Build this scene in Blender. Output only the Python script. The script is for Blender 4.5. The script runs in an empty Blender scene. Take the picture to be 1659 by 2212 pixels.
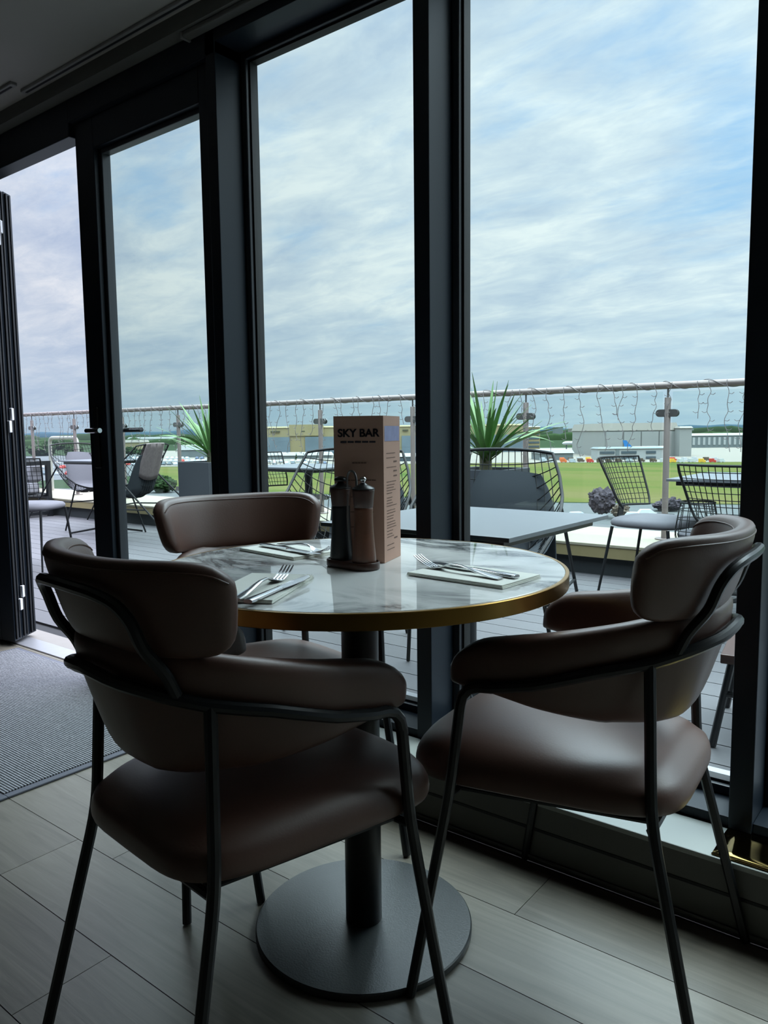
import bpy, bmesh, math, random
from mathutils import Vector, Matrix, noise
from math import sin, cos, pi, radians as R, sqrt, atan2, hypot

random.seed(7)
SC = bpy.context.scene
COL = SC.collection

# ------------------------------------------------------------------ camera (world: X along the window wall, Y out, Z up)
F = 1654.4; CX, CY = 829.5, 1106.0
PIT, ROL, YAW = R(5.96), R(-.646), R(128.13)
EYE = Vector((0, 0, 1.01))
fw = Vector((cos(YAW)*cos(PIT), sin(YAW)*cos(PIT), -sin(PIT)))
rt0 = Vector((sin(YAW), -cos(YAW), 0)); up0 = rt0.cross(fw)
rt = rt0*cos(ROL) + up0*sin(ROL); up = -rt0*sin(ROL) + up0*cos(ROL)
cd = bpy.data.cameras.new('camera'); cam = bpy.data.objects.new('camera', cd); COL.objects.link(cam)
m = Matrix((rt, up, -fw)).transposed().to_4x4(); m.translation = EYE
cam.matrix_world = m
cd.sensor_fit = 'HORIZONTAL'; cd.sensor_width = 36.0; cd.lens = 36.0*F/1659.0
cd.clip_start = .02; cd.clip_end = 20000
SC.camera = cam

def ray(px, py): return (rt*(px-CX) - up*(py-CY) + fw*F).normalized()
def at_z(px, py, z): d = ray(px, py); return EYE + d*((z-EYE.z)/d.z)
def at_y(px, py, y): d = ray(px, py); return EYE + d*((y-EYE.y)/d.y)

# ------------------------------------------------------------------ materials
def lin(c):
    c /= 255.0
    return c/12.92 if c <= .04045 else ((c+.055)/1.055)**2.4
def rgb(r, g, b): return (lin(r), lin(g), lin(b), 1)

def mat(name, col, rough=.5, metal=0., var=.12, scale=8., bump=0., bscale=60., coat=0., spec=.5, coatr=.05):
    mt = bpy.data.materials.new(name); mt.use_nodes = True
    nt = mt.node_tree; b = nt.nodes['Principled BSDF']
    b.inputs['Roughness'].default_value = rough; b.inputs['Metallic'].default_value = metal
    b.inputs['Coat Weight'].default_value = coat; b.inputs['Coat Roughness'].default_value = coatr
    b.inputs['Specular IOR Level'].default_value = spec
    tc = nt.nodes.new('ShaderNodeTexCoord')
    nz = nt.nodes.new('ShaderNodeTexNoise'); nz.inputs['Scale'].default_value = scale; nz.inputs['Detail'].default_value = 4
    nt.links.new(tc.outputs['Object'], nz.inputs['Vector'])
    mx = nt.nodes.new('ShaderNodeMix'); mx.data_type = 'RGBA'
    mx.inputs['A'].default_value = tuple(c*(1-var) for c in col[:3])+(1,)
    mx.inputs['B'].default_value = tuple(min(1, c*(1+var)) for c in col[:3])+(1,)
    nt.links.new(nz.outputs['Fac'], mx.inputs['Factor'])
    nt.links.new(mx.outputs['Result'], b.inputs['Base Color'])
    if bump:
        n2 = nt.nodes.new('ShaderNodeTexNoise'); n2.inputs['Scale'].default_value = bscale; n2.inputs['Detail'].default_value = 3
        nt.links.new(tc.outputs['Object'], n2.inputs['Vector'])
        bp = nt.nodes.new('ShaderNodeBump'); bp.inputs['Strength'].default_value = bump; bp.inputs['Distance'].default_value = .004
        nt.links.new(n2.outputs['Fac'], bp.inputs['Height']); nt.links.new(bp.outputs['Normal'], b.inputs['Normal'])
    return mt

def ramp(nt, stops, src):
    r = nt.nodes.new('ShaderNodeValToRGB')
    while len(r.color_ramp.elements) < len(stops): r.color_ramp.elements.new(.5)
    for e, (p, c) in zip(r.color_ramp.elements, stops): e.position = p; e.color = c
    nt.links.new(src, r.inputs['Fac']); return r.outputs['Color']

def mat_plank(name, ca, cb, rough, sx=1.2, sy=22., grain=.5, spec=.5, bump=.15):
    mt = bpy.data.materials.new(name); mt.use_nodes = True
    nt = mt.node_tree; b = nt.nodes['Principled BSDF']; b.inputs['Roughness'].default_value = rough
    b.inputs['Specular IOR Level'].default_value = spec
    tc = nt.nodes.new('ShaderNodeTexCoord'); ge = nt.nodes.new('ShaderNodeNewGeometry')
    mp = nt.nodes.new('ShaderNodeMapping'); mp.inputs['Scale'].default_value = (sx, sy, sy)
    nt.links.new(tc.outputs['Object'], mp.inputs['Vector'])
    ad = nt.nodes.new('ShaderNodeVectorMath'); ad.operation = 'ADD'
    cb2 = nt.nodes.new('ShaderNodeMath'); cb2.operation = 'MULTIPLY'; cb2.inputs[1].default_value = 37.
    nt.links.new(ge.outputs['Random Per Island'], cb2.inputs[0])
    nt.links.new(mp.outputs['Vector'], ad.inputs[0]); nt.links.new(cb2.outputs[0], ad.inputs[1])
    nz = nt.nodes.new('ShaderNodeTexNoise'); nz.inputs['Scale'].default_value = 1.6; nz.inputs['Detail'].default_value = 8; nz.inputs['Roughness'].default_value = .65; nz.inputs['Distortion'].default_value = 1.2
    nt.links.new(ad.outputs[0], nz.inputs['Vector'])
    mx0 = nt.nodes.new('ShaderNodeMath'); mx0.operation = 'MULTIPLY_ADD'; mx0.inputs[1].default_value = .22; 
    nt.links.new(ge.outputs['Random Per Island'], mx0.inputs[0])
    sc = nt.nodes.new('ShaderNodeMath'); sc.operation = 'MULTIPLY_ADD'; sc.inputs[1].default_value = grain; sc.inputs[2].default_value = .5-grain/2-.11
    nt.links.new(nz.outputs['Fac'], sc.inputs[0]); nt.links.new(sc.outputs[0], mx0.inputs[2])
    c = ramp(nt, [(.1, ca), (.9, cb)], mx0.outputs[0])
    nt.links.new(c, b.inputs['Base Color'])
    bp = nt.nodes.new('ShaderNodeBump'); bp.inputs['Strength'].default_value = bump; bp.inputs['Distance'].default_value = .002
    nt.links.new(nz.outputs['Fac'], bp.inputs['Height']); nt.links.new(bp.outputs['Normal'], b.inputs['Normal'])
    return mt

def mat_glass(name, tint, refl=1.0):
    mt = bpy.data.materials.new(name); mt.use_nodes = True; nt = mt.node_tree
    for n in list(nt.nodes): nt.nodes.remove(n)
    o = nt.nodes.new('ShaderNodeOutputMaterial'); t = nt.nodes.new('ShaderNodeBsdfTransparent'); g = nt.nodes.new('ShaderNodeBsdfGlossy')
    t.inputs['Color'].default_value = tint; g.inputs['Roughness'].default_value = 0.0
    fr = nt.nodes.new('ShaderNodeLayerWeight'); fr.inputs['Blend'].default_value = .5
    pw = nt.nodes.new('ShaderNodeMath'); pw.operation = 'POWER'; pw.inputs[1].default_value = 5.
    nt.links.new(fr.outputs['Facing'], pw.inputs[0])
    ml = nt.nodes.new('ShaderNodeMath'); ml.operation = 'MULTIPLY_ADD'; ml.inputs[1].default_value = .9*refl; ml.inputs[2].default_value = .03*refl
    nt.links.new(pw.outputs[0], ml.inputs[0])
    mx = nt.nodes.new('ShaderNodeMixShader')
    nt.links.new(ml.outputs[0], mx.inputs[0]); nt.links.new(t.outputs[0], mx.inputs[1]); nt.links.new(g.outputs[0], mx.inputs[2])
    nt.links.new(mx.outputs[0], o.inputs[0]); return mt

def mat_marble(name):
    mt = bpy.data.materials.new(name); mt.use_nodes = True; nt = mt.node_tree; b = nt.nodes['Principled BSDF']
    b.inputs['Roughness'].default_value = .04; b.inputs['Specular IOR Level'].default_value = .8
    tc = nt.nodes.new('ShaderNodeTexCoord'); mp = nt.nodes.new('ShaderNodeMapping'); mp.inputs['Rotation'].default_value = (0, 0, R(-25)); mp.inputs['Scale'].default_value = (1., 2.0, 1)
    nt.links.new(tc.outputs['Object'], mp.inputs['Vector'])
    n1 = nt.nodes.new('ShaderNodeTexNoise'); n1.inputs['Scale'].default_value = 3.4; n1.inputs['Detail'].default_value = 9; n1.inputs['Roughness'].default_value = .6; n1.inputs['Distortion'].default_value = 1.1
    nt.links.new(mp.outputs[0], n1.inputs['Vector'])
    # veins where the noise crosses its middle
    s = nt.nodes.new('ShaderNodeMath'); s.operation = 'SUBTRACT'; s.inputs[1].default_value = .5; nt.links.new(n1.outputs['Fac'], s.inputs[0])
    a = nt.nodes.new('ShaderNodeMath'); a.operation = 'ABSOLUTE'; nt.links.new(s.outputs[0], a.inputs[0])
    v = ramp(nt, [(0., (0.07, .075, .08, 1)), (.03, (.34, .35, .35, 1)), (.13, (.80, .80, .78, 1))], a.outputs[0])
    n2 = nt.nodes.new('ShaderNodeTexNoise'); n2.inputs['Scale'].default_value = 1.9; n2.inputs['Detail'].default_value = 2
    nt.links.new(mp.outputs[0], n2.inputs['Vector'])
    mk = ramp(nt, [(.36, (0, 0, 0, 1)), (.52, (1, 1, 1, 1))], n2.outputs['Fac'])
    mx = nt.nodes.new('ShaderNodeMix'); mx.data_type = 'RGBA'; mx.inputs['A'].default_value = (.82, .82, .80, 1)
    nt.links.new(mk, mx.inputs['Factor']); nt.links.new(v, mx.inputs['B']); nt.links.new(mx.outputs['Result'], b.inputs['Base Color'])
    return mt

def mat_rib(name):
    mt = bpy.data.materials.new(name); mt.use_nodes = True; nt = mt.node_tree; b = nt.nodes['Principled BSDF']; b.inputs['Roughness'].default_value = .95
    tc = nt.nodes.new('ShaderNodeTexCoord'); w = nt.nodes.new('ShaderNodeTexWave'); w.wave_type = 'BANDS'; w.bands_direction = 'Y'
    w.inputs['Scale'].default_value = 36.; w.inputs['Distortion'].default_value = .0
    nt.links.new(tc.outputs['Object'], w.inputs['Vector'])
    nz = nt.nodes.new('ShaderNodeTexNoise'); nz.inputs['Scale'].default_value = 160.; nz.inputs['Detail'].default_value = 3
    nt.links.new(tc.outputs['Object'], nz.inputs['Vector'])
    ad = nt.nodes.new('ShaderNodeMath'); ad.operation = 'MULTIPLY_ADD'; ad.inputs[1].default_value = 1.3; nt.links.new(nz.outputs['Fac'], ad.inputs[0])
    sb = nt.nodes.new('ShaderNodeMath'); sb.operation = 'SUBTRACT'; sb.inputs[1].default_value = .62; nt.links.new(w.outputs['Fac'], sb.inputs[0]); nt.links.new(sb.outputs[0], ad.inputs[2])
    c = ramp(nt, [(.0, rgb(58, 59, 63)), (.8, rgb(150, 151, 156))], ad.outputs[0]); nt.links.new(c, b.inputs['Base Color'])
    bp = nt.nodes.new('ShaderNodeBump'); bp.inputs['Strength'].default_value = .8; bp.inputs['Distance'].default_value = .004
    nt.links.new(w.outputs['Fac'], bp.inputs['Height']); nt.links.new(bp.outputs['Normal'], b.inputs['Normal'])
    return mt

def mat_grass(name):
    mt = bpy.data.materials.new(name); mt.use_nodes = True; nt = mt.node_tree; b = nt.nodes['Principled BSDF']; b.inputs['Roughness'].default_value = 1.; b.inputs['Specular IOR Level'].default_value = .1
    tc = nt.nodes.new('ShaderNodeTexCoord'); mp = nt.nodes.new('ShaderNodeMapping'); mp.inputs['Scale'].default_value = (.006, .035, 1.); mp.inputs['Rotation'].default_value = (0, 0, R(-20))
    nt.links.new(tc.outputs['Object'], mp.inputs['Vector'])
    nz = nt.nodes.new('ShaderNodeTexNoise'); nz.inputs['Scale'].default_value = 1.; nz.inputs['Detail'].default_value = 6
    nt.links.new(mp.outputs[0], nz.inputs['Vector'])
    c = ramp(nt, [(.34, rgb(88, 84, 48)), (.5, rgb(80, 83, 38)), (.66, rgb(56, 76, 26))], nz.outputs['Fac']); nt.links.new(c, b.inputs['Base Color'])
    return mt

MT = dict(
 leather=mat('brown_leather', rgb(96, 66, 55), .48, var=.10, scale=14, bump=.06, bscale=260, spec=.7, coat=.35, coatr=.42),
 piping=mat('leather_seam', rgb(92, 66, 56), .4, var=.1),
 black=mat('black_metal', rgb(20, 22, 25), .34, var=.15, scale=30),
 blackm=mat('black_cast_iron', rgb(32, 38, 39), .38, var=.2, scale=40, bump=.10, bscale=300, spec=.9),
 brass=mat('brass_edge', rgb(158, 122, 64), .3, 1., var=.06, scale=20),
 gold=mat('polished_brass', rgb(150, 128, 78), .09, 1., var=.05, scale=9),
 marble=mat_marble('white_marble'),
 frame=mat('anthracite_frame', rgb(24, 33, 43), .42, var=.06, scale=5, spec=.35),
 gasket=mat('black_gasket', rgb(14, 15, 17), .6, var=.1),
 bead=mat('glazing_bead_grey', rgb(52, 55, 60), .3, var=.06),
 glass=mat_glass('window_glass', (.90, .965, .925, 1), .8),
 glass2=mat_glass('balustrade_glass', (.95, .985, .98, 1), .8),
 plank=mat_plank('grey_oak_plank', rgb(84, 80, 72), rgb(144, 138, 126), .38, grain=.9, spec=.5),
 groove=mat('floor_groove', rgb(46, 45, 43), .8),
 deck=mat_plank('composite_deck', rgb(76, 75, 77), rgb(98, 97, 100), .5, sx=1., sy=30., grain=.4, spec=.3, bump=.3),
 deckgap=mat('deck_gap', rgb(40, 40, 42), .9),
 ceil=mat('ceiling_paint', rgb(176, 173, 166), .9, var=.02, scale=2),
 bulk=mat('bulkhead_paint', rgb(112, 112, 108), .8, var=.03, scale=3),
 wall=mat('wall_paint', rgb(84, 82, 78), .9, var=.04, scale=2),
 plinth=mat('plinth_paint', rgb(96, 96, 92), .6, var=.05, scale=4),
 sill=mat('sill_board', rgb(152, 156, 151), .35, var=.03, scale=5),
 rib=mat_rib('ribbed_mat'),
 rubber=mat('mat_border_rubber', rgb(92, 94, 104), .7, var=.08, scale=30),
 steelst=mat('threshold_aluminium', rgb(176, 176, 180), .35, .6, var=.08, scale=20),
 strip=mat('threshold_strip', rgb(128, 122, 116), .6, var=.08, scale=20),
 chrome=mat('chrome', rgb(215, 215, 218), .12, 1., var=.04, scale=20),
 cutlery=mat('cutlery_steel', rgb(205, 206, 210), .16, 1., var=.04, scale=30),
 napkin=mat('paper_napkin', rgb(240, 241, 232), .9, var=.03, scale=30, bump=.1, bscale=200),
 wood=mat_plank('walnut_turned', rgb(70, 42, 30), rgb(112, 70, 50), .35, sx=14., sy=14., grain=.9, spec=.5),
 woodd=mat('dark_walnut', rgb(62, 38, 30), .35, var=.25, scale=40),
 menu=mat('kraft_menu', rgb(186, 148, 130), .7, var=.05, scale=20),
 ink=mat('dark_ink', rgb(38, 38, 52), .7, var=.05),
 inkl=mat('text_ink', rgb(112, 84, 74), .7, var=.1),
 blueband=mat('blue_print', rgb(140, 142, 176), .7, var=.2, scale=60),
 white=mat('white_plastic', rgb(220, 222, 224), .4, var=.03),
 track=mat('track_white', rgb(150, 150, 146), .5, var=.03),
 steel=mat('brushed_steel', rgb(122, 112, 108), .42, .35, var=.08, scale=40),
 steeld=mat('clamp_steel', rgb(120, 118, 118), .35, .8, var=.1, scale=40),
 kerb=mat('cream_coping', rgb(136, 130, 112), .6, var=.05, scale=3),
 kerbf=mat('tan_fascia', rgb(126, 114, 80), .6, var=.08, scale=3),
 void=mat('kerb_recess', rgb(40, 44, 46), .8),
 cable=mat('light_cable', rgb(112, 106, 106), .6, var=.1),
 planter=mat('dark_planter', rgb(46, 50, 56), .6, var=.06, scale=6),
 soil=mat('soil', rgb(52, 44, 36), .95, var=.3, scale=60),
 leaf=mat('yucca_leaf', rgb(80, 116, 62), .5, var=.45, scale=9),
 stem=mat('yucca_stem', rgb(70, 70, 50), .8, var=.2, scale=40),
 wire=mat('black_wire', rgb(20, 22, 24), .55, var=.1, scale=30, spec=.25),
 cushd=mat('charcoal_cushion', rgb(36, 43, 49), .9, var=.06, scale=60, bump=.15, bscale=500),
 cushl=mat('grey_cushion', rgb(90, 90, 95), .9, var=.05, scale=60, bump=.15, bscale=500),
 cushw=mat('pale_cushion', rgb(124, 124, 128), .9, var=.05, scale=40),
 plaid=mat('striped_blanket', rgb(110, 100, 100), .9, var=.35, scale=40),
 slate=mat('outdoor_tabletop', rgb(88, 92, 97), .38, var=.04, scale=12),
 hoop=mat('cream_tube', rgb(170, 164, 154), .4, var=.04),
 grass=mat_grass('airfield_grass'),
 asphalt=mat('asphalt', rgb(72, 74, 75), .9, var=.12, scale=.05),
 apron=mat('concrete_apron', rgb(116, 109, 100), .9, var=.08, scale=.03),
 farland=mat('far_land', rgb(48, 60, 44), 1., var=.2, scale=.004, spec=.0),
 hill=mat('hazy_hill', rgb(58, 74, 84), 1., var=.1, scale=.002, spec=.0),  # distance haze put into the hills' blue-grey base colour
 tree=mat('tree_foliage', rgb(42, 58, 34), 1., var=.35, scale=.4, spec=.05),
 treep=mat('dark_purple_foliage', rgb(74, 68, 74), 1., var=.35, scale=1.4, spec=.05),
 trunk=mat('tree_trunk', rgb(86, 74, 62), .9),
 hangar=mat('hangar_sheet', rgb(140, 140, 138), .7, var=.05, scale=.2),
 hangarr=mat('hangar_roof', rgb(140, 134, 126), .7, var=.05, scale=.2),
 tan=mat('tan_cladding', rgb(142, 130, 96), .7, var=.05, scale=.2),
 tand=mat('hangar_opening', rgb(98, 112, 122), .7, var=.3, scale=.08),
 bwhite=mat('white_cladding', rgb(158, 160, 160), .6, var=.04, scale=.4),
 bgrey=mat('grey_cladding', rgb(104, 112, 114), .6, var=.05, scale=.4),
 win=mat('dark_window', rgb(72, 84, 92), .3, var=.1),
 bluep=mat('blue_paint', rgb(46, 70, 118), .5, var=.06),
 blue=mat('tail_blue', rgb(44, 110, 168), .4, var=.08, scale=.6),
 pwhite=mat('aircraft_white', rgb(186, 188, 192), .3, var=.02),
 red=mat('red_paint', rgb(186, 62, 54), .5), yellow=mat('yellow_paint', rgb(222, 176, 66), .5), orange=mat('orange_paint', rgb(214, 112, 62), .5),
 silver=mat('silver_paint', rgb(176, 182, 190), .35), navy=mat('navy_paint', rgb(64, 78, 104), .4), green=mat('green_paint', rgb(70, 130, 110), .5),
 brick=mat('terrace_building', rgb(120, 116, 110), .9),
)

# ------------------------------------------------------------------ mesh builder
class MB:
    def __init__(s): s.v = []; s.f = []
    def box(s, x0, x1, y0, y1, z0, z1):
        n = len(s.v)
        s.v += [(x0,y0,z0),(x1,y0,z0),(x1,y1,z0),(x0,y1,z0),(x0,y0,z1),(x1,y0,z1),(x1,y1,z1),(x0,y1,z1)]
        s.f += [tuple(n+i for i in q) for q in ((0,3,2,1),(4,5,6,7),(0,1,5,4),(1,2,6,5),(2,3,7,6),(3,0,4,7))]; return s
    def obox(s, c, size, rz=0.):
        n = len(s.v); s.box(-size[0]/2, size[0]/2, -size[1]/2, size[1]/2, -size[2]/2, size[2]/2)
        ca, sa = cos(rz), sin(rz)
        for i in range(n, len(s.v)):
            x, y, z = s.v[i]; s.v[i] = (c[0]+x*ca-y*sa, c[1]+x*sa+y*ca, c[2]+z)
        return s
    def rings(s, rings, cap=True, closed=True, loop=False):
        n = len(s.v); k = len(rings[0])
        for r in rings: s.v += [tuple(p) for p in r]
        m_ = len(rings)
        for i in range(m_ if loop else m_-1):
            a = n+i*k; b = n+((i+1) % m_)*k
            for j in range(k if closed else k-1):
                j2 = (j+1) % k; s.f.append((a+j, a+j2, b+j2, b+j))
        if cap and not loop:
            s.f.append(tuple(n+j for j in reversed(range(k)))); s.f.append(tuple(n+(m_-1)*k+j for j in range(k)))
        return s
    def tube(s, pts, r, n=8, closed=False, r2=None):
        pts = [Vector(p) for p in pts]; N = len(pts); rings = []
        tg = []
        for i in range(N):
            a = pts[i-1] if (i > 0 or closed) else pts[i]; b = pts[(i+1) % N] if (i < N-1 or closed) else pts[i]
            t = (b-a); tg.append(t.normalized() if t.length > 1e-9 else Vector((0, 0, 1)))
        u = tg[0].orthogonal().normalized()
        for i in range(N):
            u = (u - tg[i]*u.dot(tg[i]))
            u = u.normalized() if u.length > 1e-6 else tg[i].orthogonal().normalized()
            w = tg[i].cross(u)
            rad = r if r2 is None else r+(r2-r)*i/max(1, N-1)
            rings.append([pts[i]+(u*cos(2*pi*j/n)+w*sin(2*pi*j/n))*rad for j in range(n)])
        return s.rings(rings, cap=True, loop=closed)
    def lathe(s, prof, n=32, c=(0, 0, 0), sx=1., sy=1.):
        return s.rings([[(c[0]+r*cos(2*pi*j/n)*sx, c[1]+r*sin(2*pi*j/n)*sy, c[2]+z) for j in range(n)] for r, z in prof])
    def prism(s, poly, z0, z1):
        return s.rings([[(x, y, z0) for x, y in poly], [(x, y, z1) for x, y in poly]])
    def quad(s, a, b, c, d):
        n = len(s.v); s.v += [tuple(a), tuple(b), tuple(c), tuple(d)]; s.f.append((n, n+1, n+2, n+3)); return s
    def build(s, name, material, parent=None, smooth=35, bevel=0., loc=None):
        me = bpy.data.meshes.new(name); me.from_pydata(s.v, [], s.f)
        bm = bmesh.new(); bm.from_mesh(me); bmesh.ops.recalc_face_normals(bm, faces=bm.faces); bm.to_mesh(me); bm.free()
        if smooth:
            for p in me.polygons: p.use_smooth = True
            me.set_sharp_from_angle(angle=R(smooth))
        me.materials.append(material)
        o = bpy.data.objects.new(name, me); COL.objects.link(o)
        if parent: o.parent = parent
        if loc: o.location = loc
        if bevel:
            b = o.modifiers.new('bevel', 'BEVEL'); b.width = bevel; b.segments = 2; b.limit_method = 'ANGLE'; b.harden_normals = False
        return o

def tag(o, label, cat, group=None, kind=None):
    o['label'] = label; o['category'] = cat
    if group: o['group'] = group
    if kind: o['kind'] = kind
    return o
def empty(name, label, cat, loc=(0, 0, 0), rz=0., group=None):
    o = bpy.data.objects.new(name, None); COL.objects.link(o); o.location = loc; o.rotation_euler = (0, 0, rz); o.empty_display_size = .1
    return tag(o, label, cat, group)
def struct(name, mb, material, label=None, smooth=0, bevel=0.):
    o = mb.build(name, material, smooth=smooth, bevel=bevel); o['kind'] = 'structure'
    if label: o['label'] = label
    return o
CH = {}
def dup(root, loc, rz, label, group=None):
    def cp(o, par):
        c = o.copy(); COL.objects.link(c)
        if par: c.parent = par
        for ch in [x for x in bpy.data.objects if x.parent == o]: cp(ch, c)
        return c
    r = cp(root, None); r.location = loc; r.rotation_euler = (0, 0, rz); r['label'] = label
    if group: r['group'] = group
    return r

def cr(pts, n=6, closed=False):
    """Catmull-Rom through points"""
    P = [Vector(p) for p in pts]; out = []; N = len(P)
    for i in range(N if closed else N-1):
        p1, p2 = P[i], P[(i+1) % N]
        p0 = P[i-1] if (i > 0 or closed) else p1*2-p2
        p3 = P[(i+2) % N] if (i+2 < N or closed) else p2*2-p1
        for k in range(n):
            t = k/n
            out.append(.5*((2*p1)+(p2-p0)*t+(2*p0-5*p1+4*p2-p3)*t*t+(-p0+3*p1-3*p2+p3)*t**3))
    if not closed: out.append(P[-1])
    return out
def rpath(pts, rad=.03, n=5):
    """polyline with rounded corners"""
    P = [Vector(p) for p in pts]; out = [P[0]]
    for i in range(1, len(P)-1):
        a, b, c = P[i-1], P[i], P[i+1]; d1 = (a-b); d2 = (c-b)
        l = min(rad, d1.length*.49, d2.length*.49); s = b+d1.normalized()*l; e = b+d2.normalized()*l
        for k in range(n+1):
            t = k/n; out.append(s*(1-t)**2+b*2*t*(1-t)+e*t*t)
    out.append(P[-1]); return out
def mirx(pts): return [(-p[0], p[1], p[2]) for p in pts]
def spow(x, e): return (abs(x)**e)*(1 if x >= 0 else -1)
def lerp(a, b, t): return a+(b-a)*t
def interp(xs, ys, x):
    if x <= xs[0]: return ys[0]
    for i in range(len(xs)-1):
        if x <= xs[i+1]: return lerp(ys[i], ys[i+1], (x-xs[i])/(xs[i+1]-xs[i]))
    return ys[-1]
# ================================================================== SETTING
WY = 1.68      # inner face of the window frames
GY = 1.812     # glass plane
# floor
fl = struct('floor', MB().box(-6.5, 3.4, -5.0, 1.56, -.06, -.006).box(-3.95, -2.0, 1.56, 1.76, -.06, -.006), MT['groove'], 'grey wood plank floor')
pl = MB(); rw = .1955; fixj = {0: -1.743, -1: -1.29, 3: -.725}
rj = random.Random(3)
for k in range(-30, 6):
    y0 = .765+rw*k; y1 = y0+rw
    if y0 < -5: continue
    j = fixj.get(k, rj.uniform(-1.2, 0)); x = j-1.25*8
    while x < 3.4:
        a, b = max(x, -6.5), min(x+1.25, 3.4); yy1 = y1
        if k >= 4: a, b = max(a, -3.95), min(b, -2.02)
        if k == 5: yy1 = 1.76
        if b-a > .02: pl.box(a+.0008, b-.0008, y0+.001, yy1-.001, -.006, 0)
        x += 1.25
pl.build('plank_boards', MT['plank'], fl, smooth=0)
# room shell
CZ = 2.336
struct('ceiling', MB().box(-6.5, 3.4, -5.0, 1.633, CZ, CZ+.12), MT['ceil'], 'off-white painted ceiling')
struct('wall_back', MB().box(-6.5, 3.4, -5.12, -5.0, 0, CZ), MT['wall'])
struct('wall_left', MB().box(-6.62, -6.5, -5.12, 1.9, 0, CZ), MT['wall'])
struct('wall_right', MB().box(3.4, 3.52, -5.12, 1.9, 0, CZ), MT['wall'])
# bulkhead above the windows: inner face Y 1.633, underside z 2.285
struct('trim_1', MB().box(-6.5, 3.4, 1.633, 1.95, 2.285, 2.50), MT['bulk'], 'grey bulkhead running above the windows')
# header above the door opening
struct('trim_2', MB().box(-6.5, -2.835, WY, 1.752, 2.150, 2.2845).box(-2.835, -1.975, WY, 1.83, 2.20, 2.2845), MT['frame'], 'dark head frame above the door opening', bevel=.003)
struct('wall_front', MB().box(-6.5, -3.95, WY, 1.9, 0, 2.20), MT['wall'], 'solid wall left of the folded doors')
# plinth under the windows
pz = .1445
struct('wall_front_plinth', MB().box(-1.99, 3.4, 1.552, 1.90, 0.0, pz), MT['plinth'], 'grey plinth below the windows', bevel=.002)
struct('trim_3', MB().box(-1.99, 3.4, 1.546, 1.5525, .012, .019).box(-1.99, 3.4, 1.548, 1.5525, .0885, .1445), MT['plinth'], 'raised bands along the plinth face', bevel=.0015)
struct('trim_14', MB().box(-1.99, 3.4, 1.5468, 1.5525, .082, .0885), MT['gasket'], 'dark strip painted as the shade of a groove along the plinth face')  # raised black strip, its colour stands for the shade in a groove
struct('trim_4', MB().box(-1.99, 3.4, 1.544, 1.68, pz, .157), MT['sill'], 'pale sill board under the windows', bevel=.003)
# posts between the windows
struct('trim_5', MB().box(-2.022, -1.975, WY, 1.86, 0, 2.2845), MT['frame'], 'dark post between door and first window', bevel=.002)
def post(n, x0, x1): struct('trim_%d' % n, MB().box(x0, x1, WY, 1.86, .157, 2.2845), MT['frame'], 'dark mullion between two windows', bevel=.002)
post(6, -1.209, -1.160); post(7, -.391, -.344); post(8, .425, .472); post(9, 1.24, 1.287); post(10, 2.055, 2.10); 
def window(n, x0, x1):
    w = struct('window_%d' % n, MB().box(x0, x1, WY+.008, 1.86, .157, .178).box(x0, x1, WY, 1.86, 2.235, 2.2845), MT['frame'], 'floor to ceiling fixed window in a dark frame', bevel=.0015)
    g = MB(); e = .022; zb, zt = .178, 2.235
    for (a, b, c, d) in ((x0, x0+e, zb, zt), (x1-e, x1, zb, zt), (x0+e, x1-e, zb, zb+e), (x0+e, x1-e, zt-e, zt)):
        g.box(a, b, 1.788, 1.803, c, d)
    g.build('glazing_bead', MT['bead'], w, smooth=0, bevel=.003)
    g = MB(); e = .028
    for (a, b, c, d) in ((x0, x0+e, zb, zt), (x1-e, x1, zb, zt), (x0+e, x1-e, zb, zb+e), (x0+e, x1-e, zt-e, zt)):
        g.box(a, b, 1.8035, 1.835, c, d)
    g.build('gasket', MT['gasket'], w, smooth=0)
    MB().box(x0+.02, x1-.02, GY, GY+.006, zb+.02, zt-.02).build('pane', MT['glass'], w, smooth=0)
    MB().box(x0-.02, x1+.02, 1.862, 1.975, .06, .157).build('outer_ledge', MT['steelst'], w, smooth=0)
    return w
window(1, -1.975, -1.209); window(2, -1.160, -.391); window(3, -.344, .425); window(4, .472, 1.24); window(5, 1.287, 2.055)
struct('wall_front_right', MB().box(2.10, 3.4, WY, 1.9, .157, 2.285), MT['wall'])
# closed door leaf left of the first window
d = struct('door_1', MB().box(-2.826, -2.704, 1.70, 1.765, .02, 2.198).box(-2.085, -2.024, 1.70, 1.765, .02, 2.198).box(-2.704, -2.085, 1.70, 1.765, 2.085, 2.198).box(-2.704, -2.085, 1.70, 1.765, .02, .21), MT['frame'], 'glazed door leaf with a lever handle', bevel=.0025)
g = MB()
for (a, b, c, e) in ((-2.704, -2.686, .21, 2.085), (-2.103, -2.085, .21, 2.085), (-2.686, -2.103, .21, .228), (-2.686, -2.103, 2.067, 2.085)): g.box(a, b, 1.722, 1.76, c, e)
g.build('glazing_bead', MT['bead'], d, smooth=0, bevel=.003)
MB().box(-2.69, -2.10, 1.742, 1.748, .22, 2.075).build('pane', MT['glass'], d, smooth=0)
h = MB().box(-2.785, -2.752, 1.69, 1.70, .88, 1.12).build('handle_plate', MT['gasket'], d, smooth=0, bevel=.004)
MB().tube(rpath([(-2.769, 1.694, 1.028), (-2.769, 1.645, 1.028), (-2.66, 1.642, 1.028)], .02), .0095, 10).build('lever', MT['chrome'], h)
MB().tube(rpath([(-2.769, 1.77, 1.03), (-2.769, 1.82, 1.03), (-2.655, 1.823, 1.03)], .02), .0095, 10).build('outer_lever', MT['gasket'], d)
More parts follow.
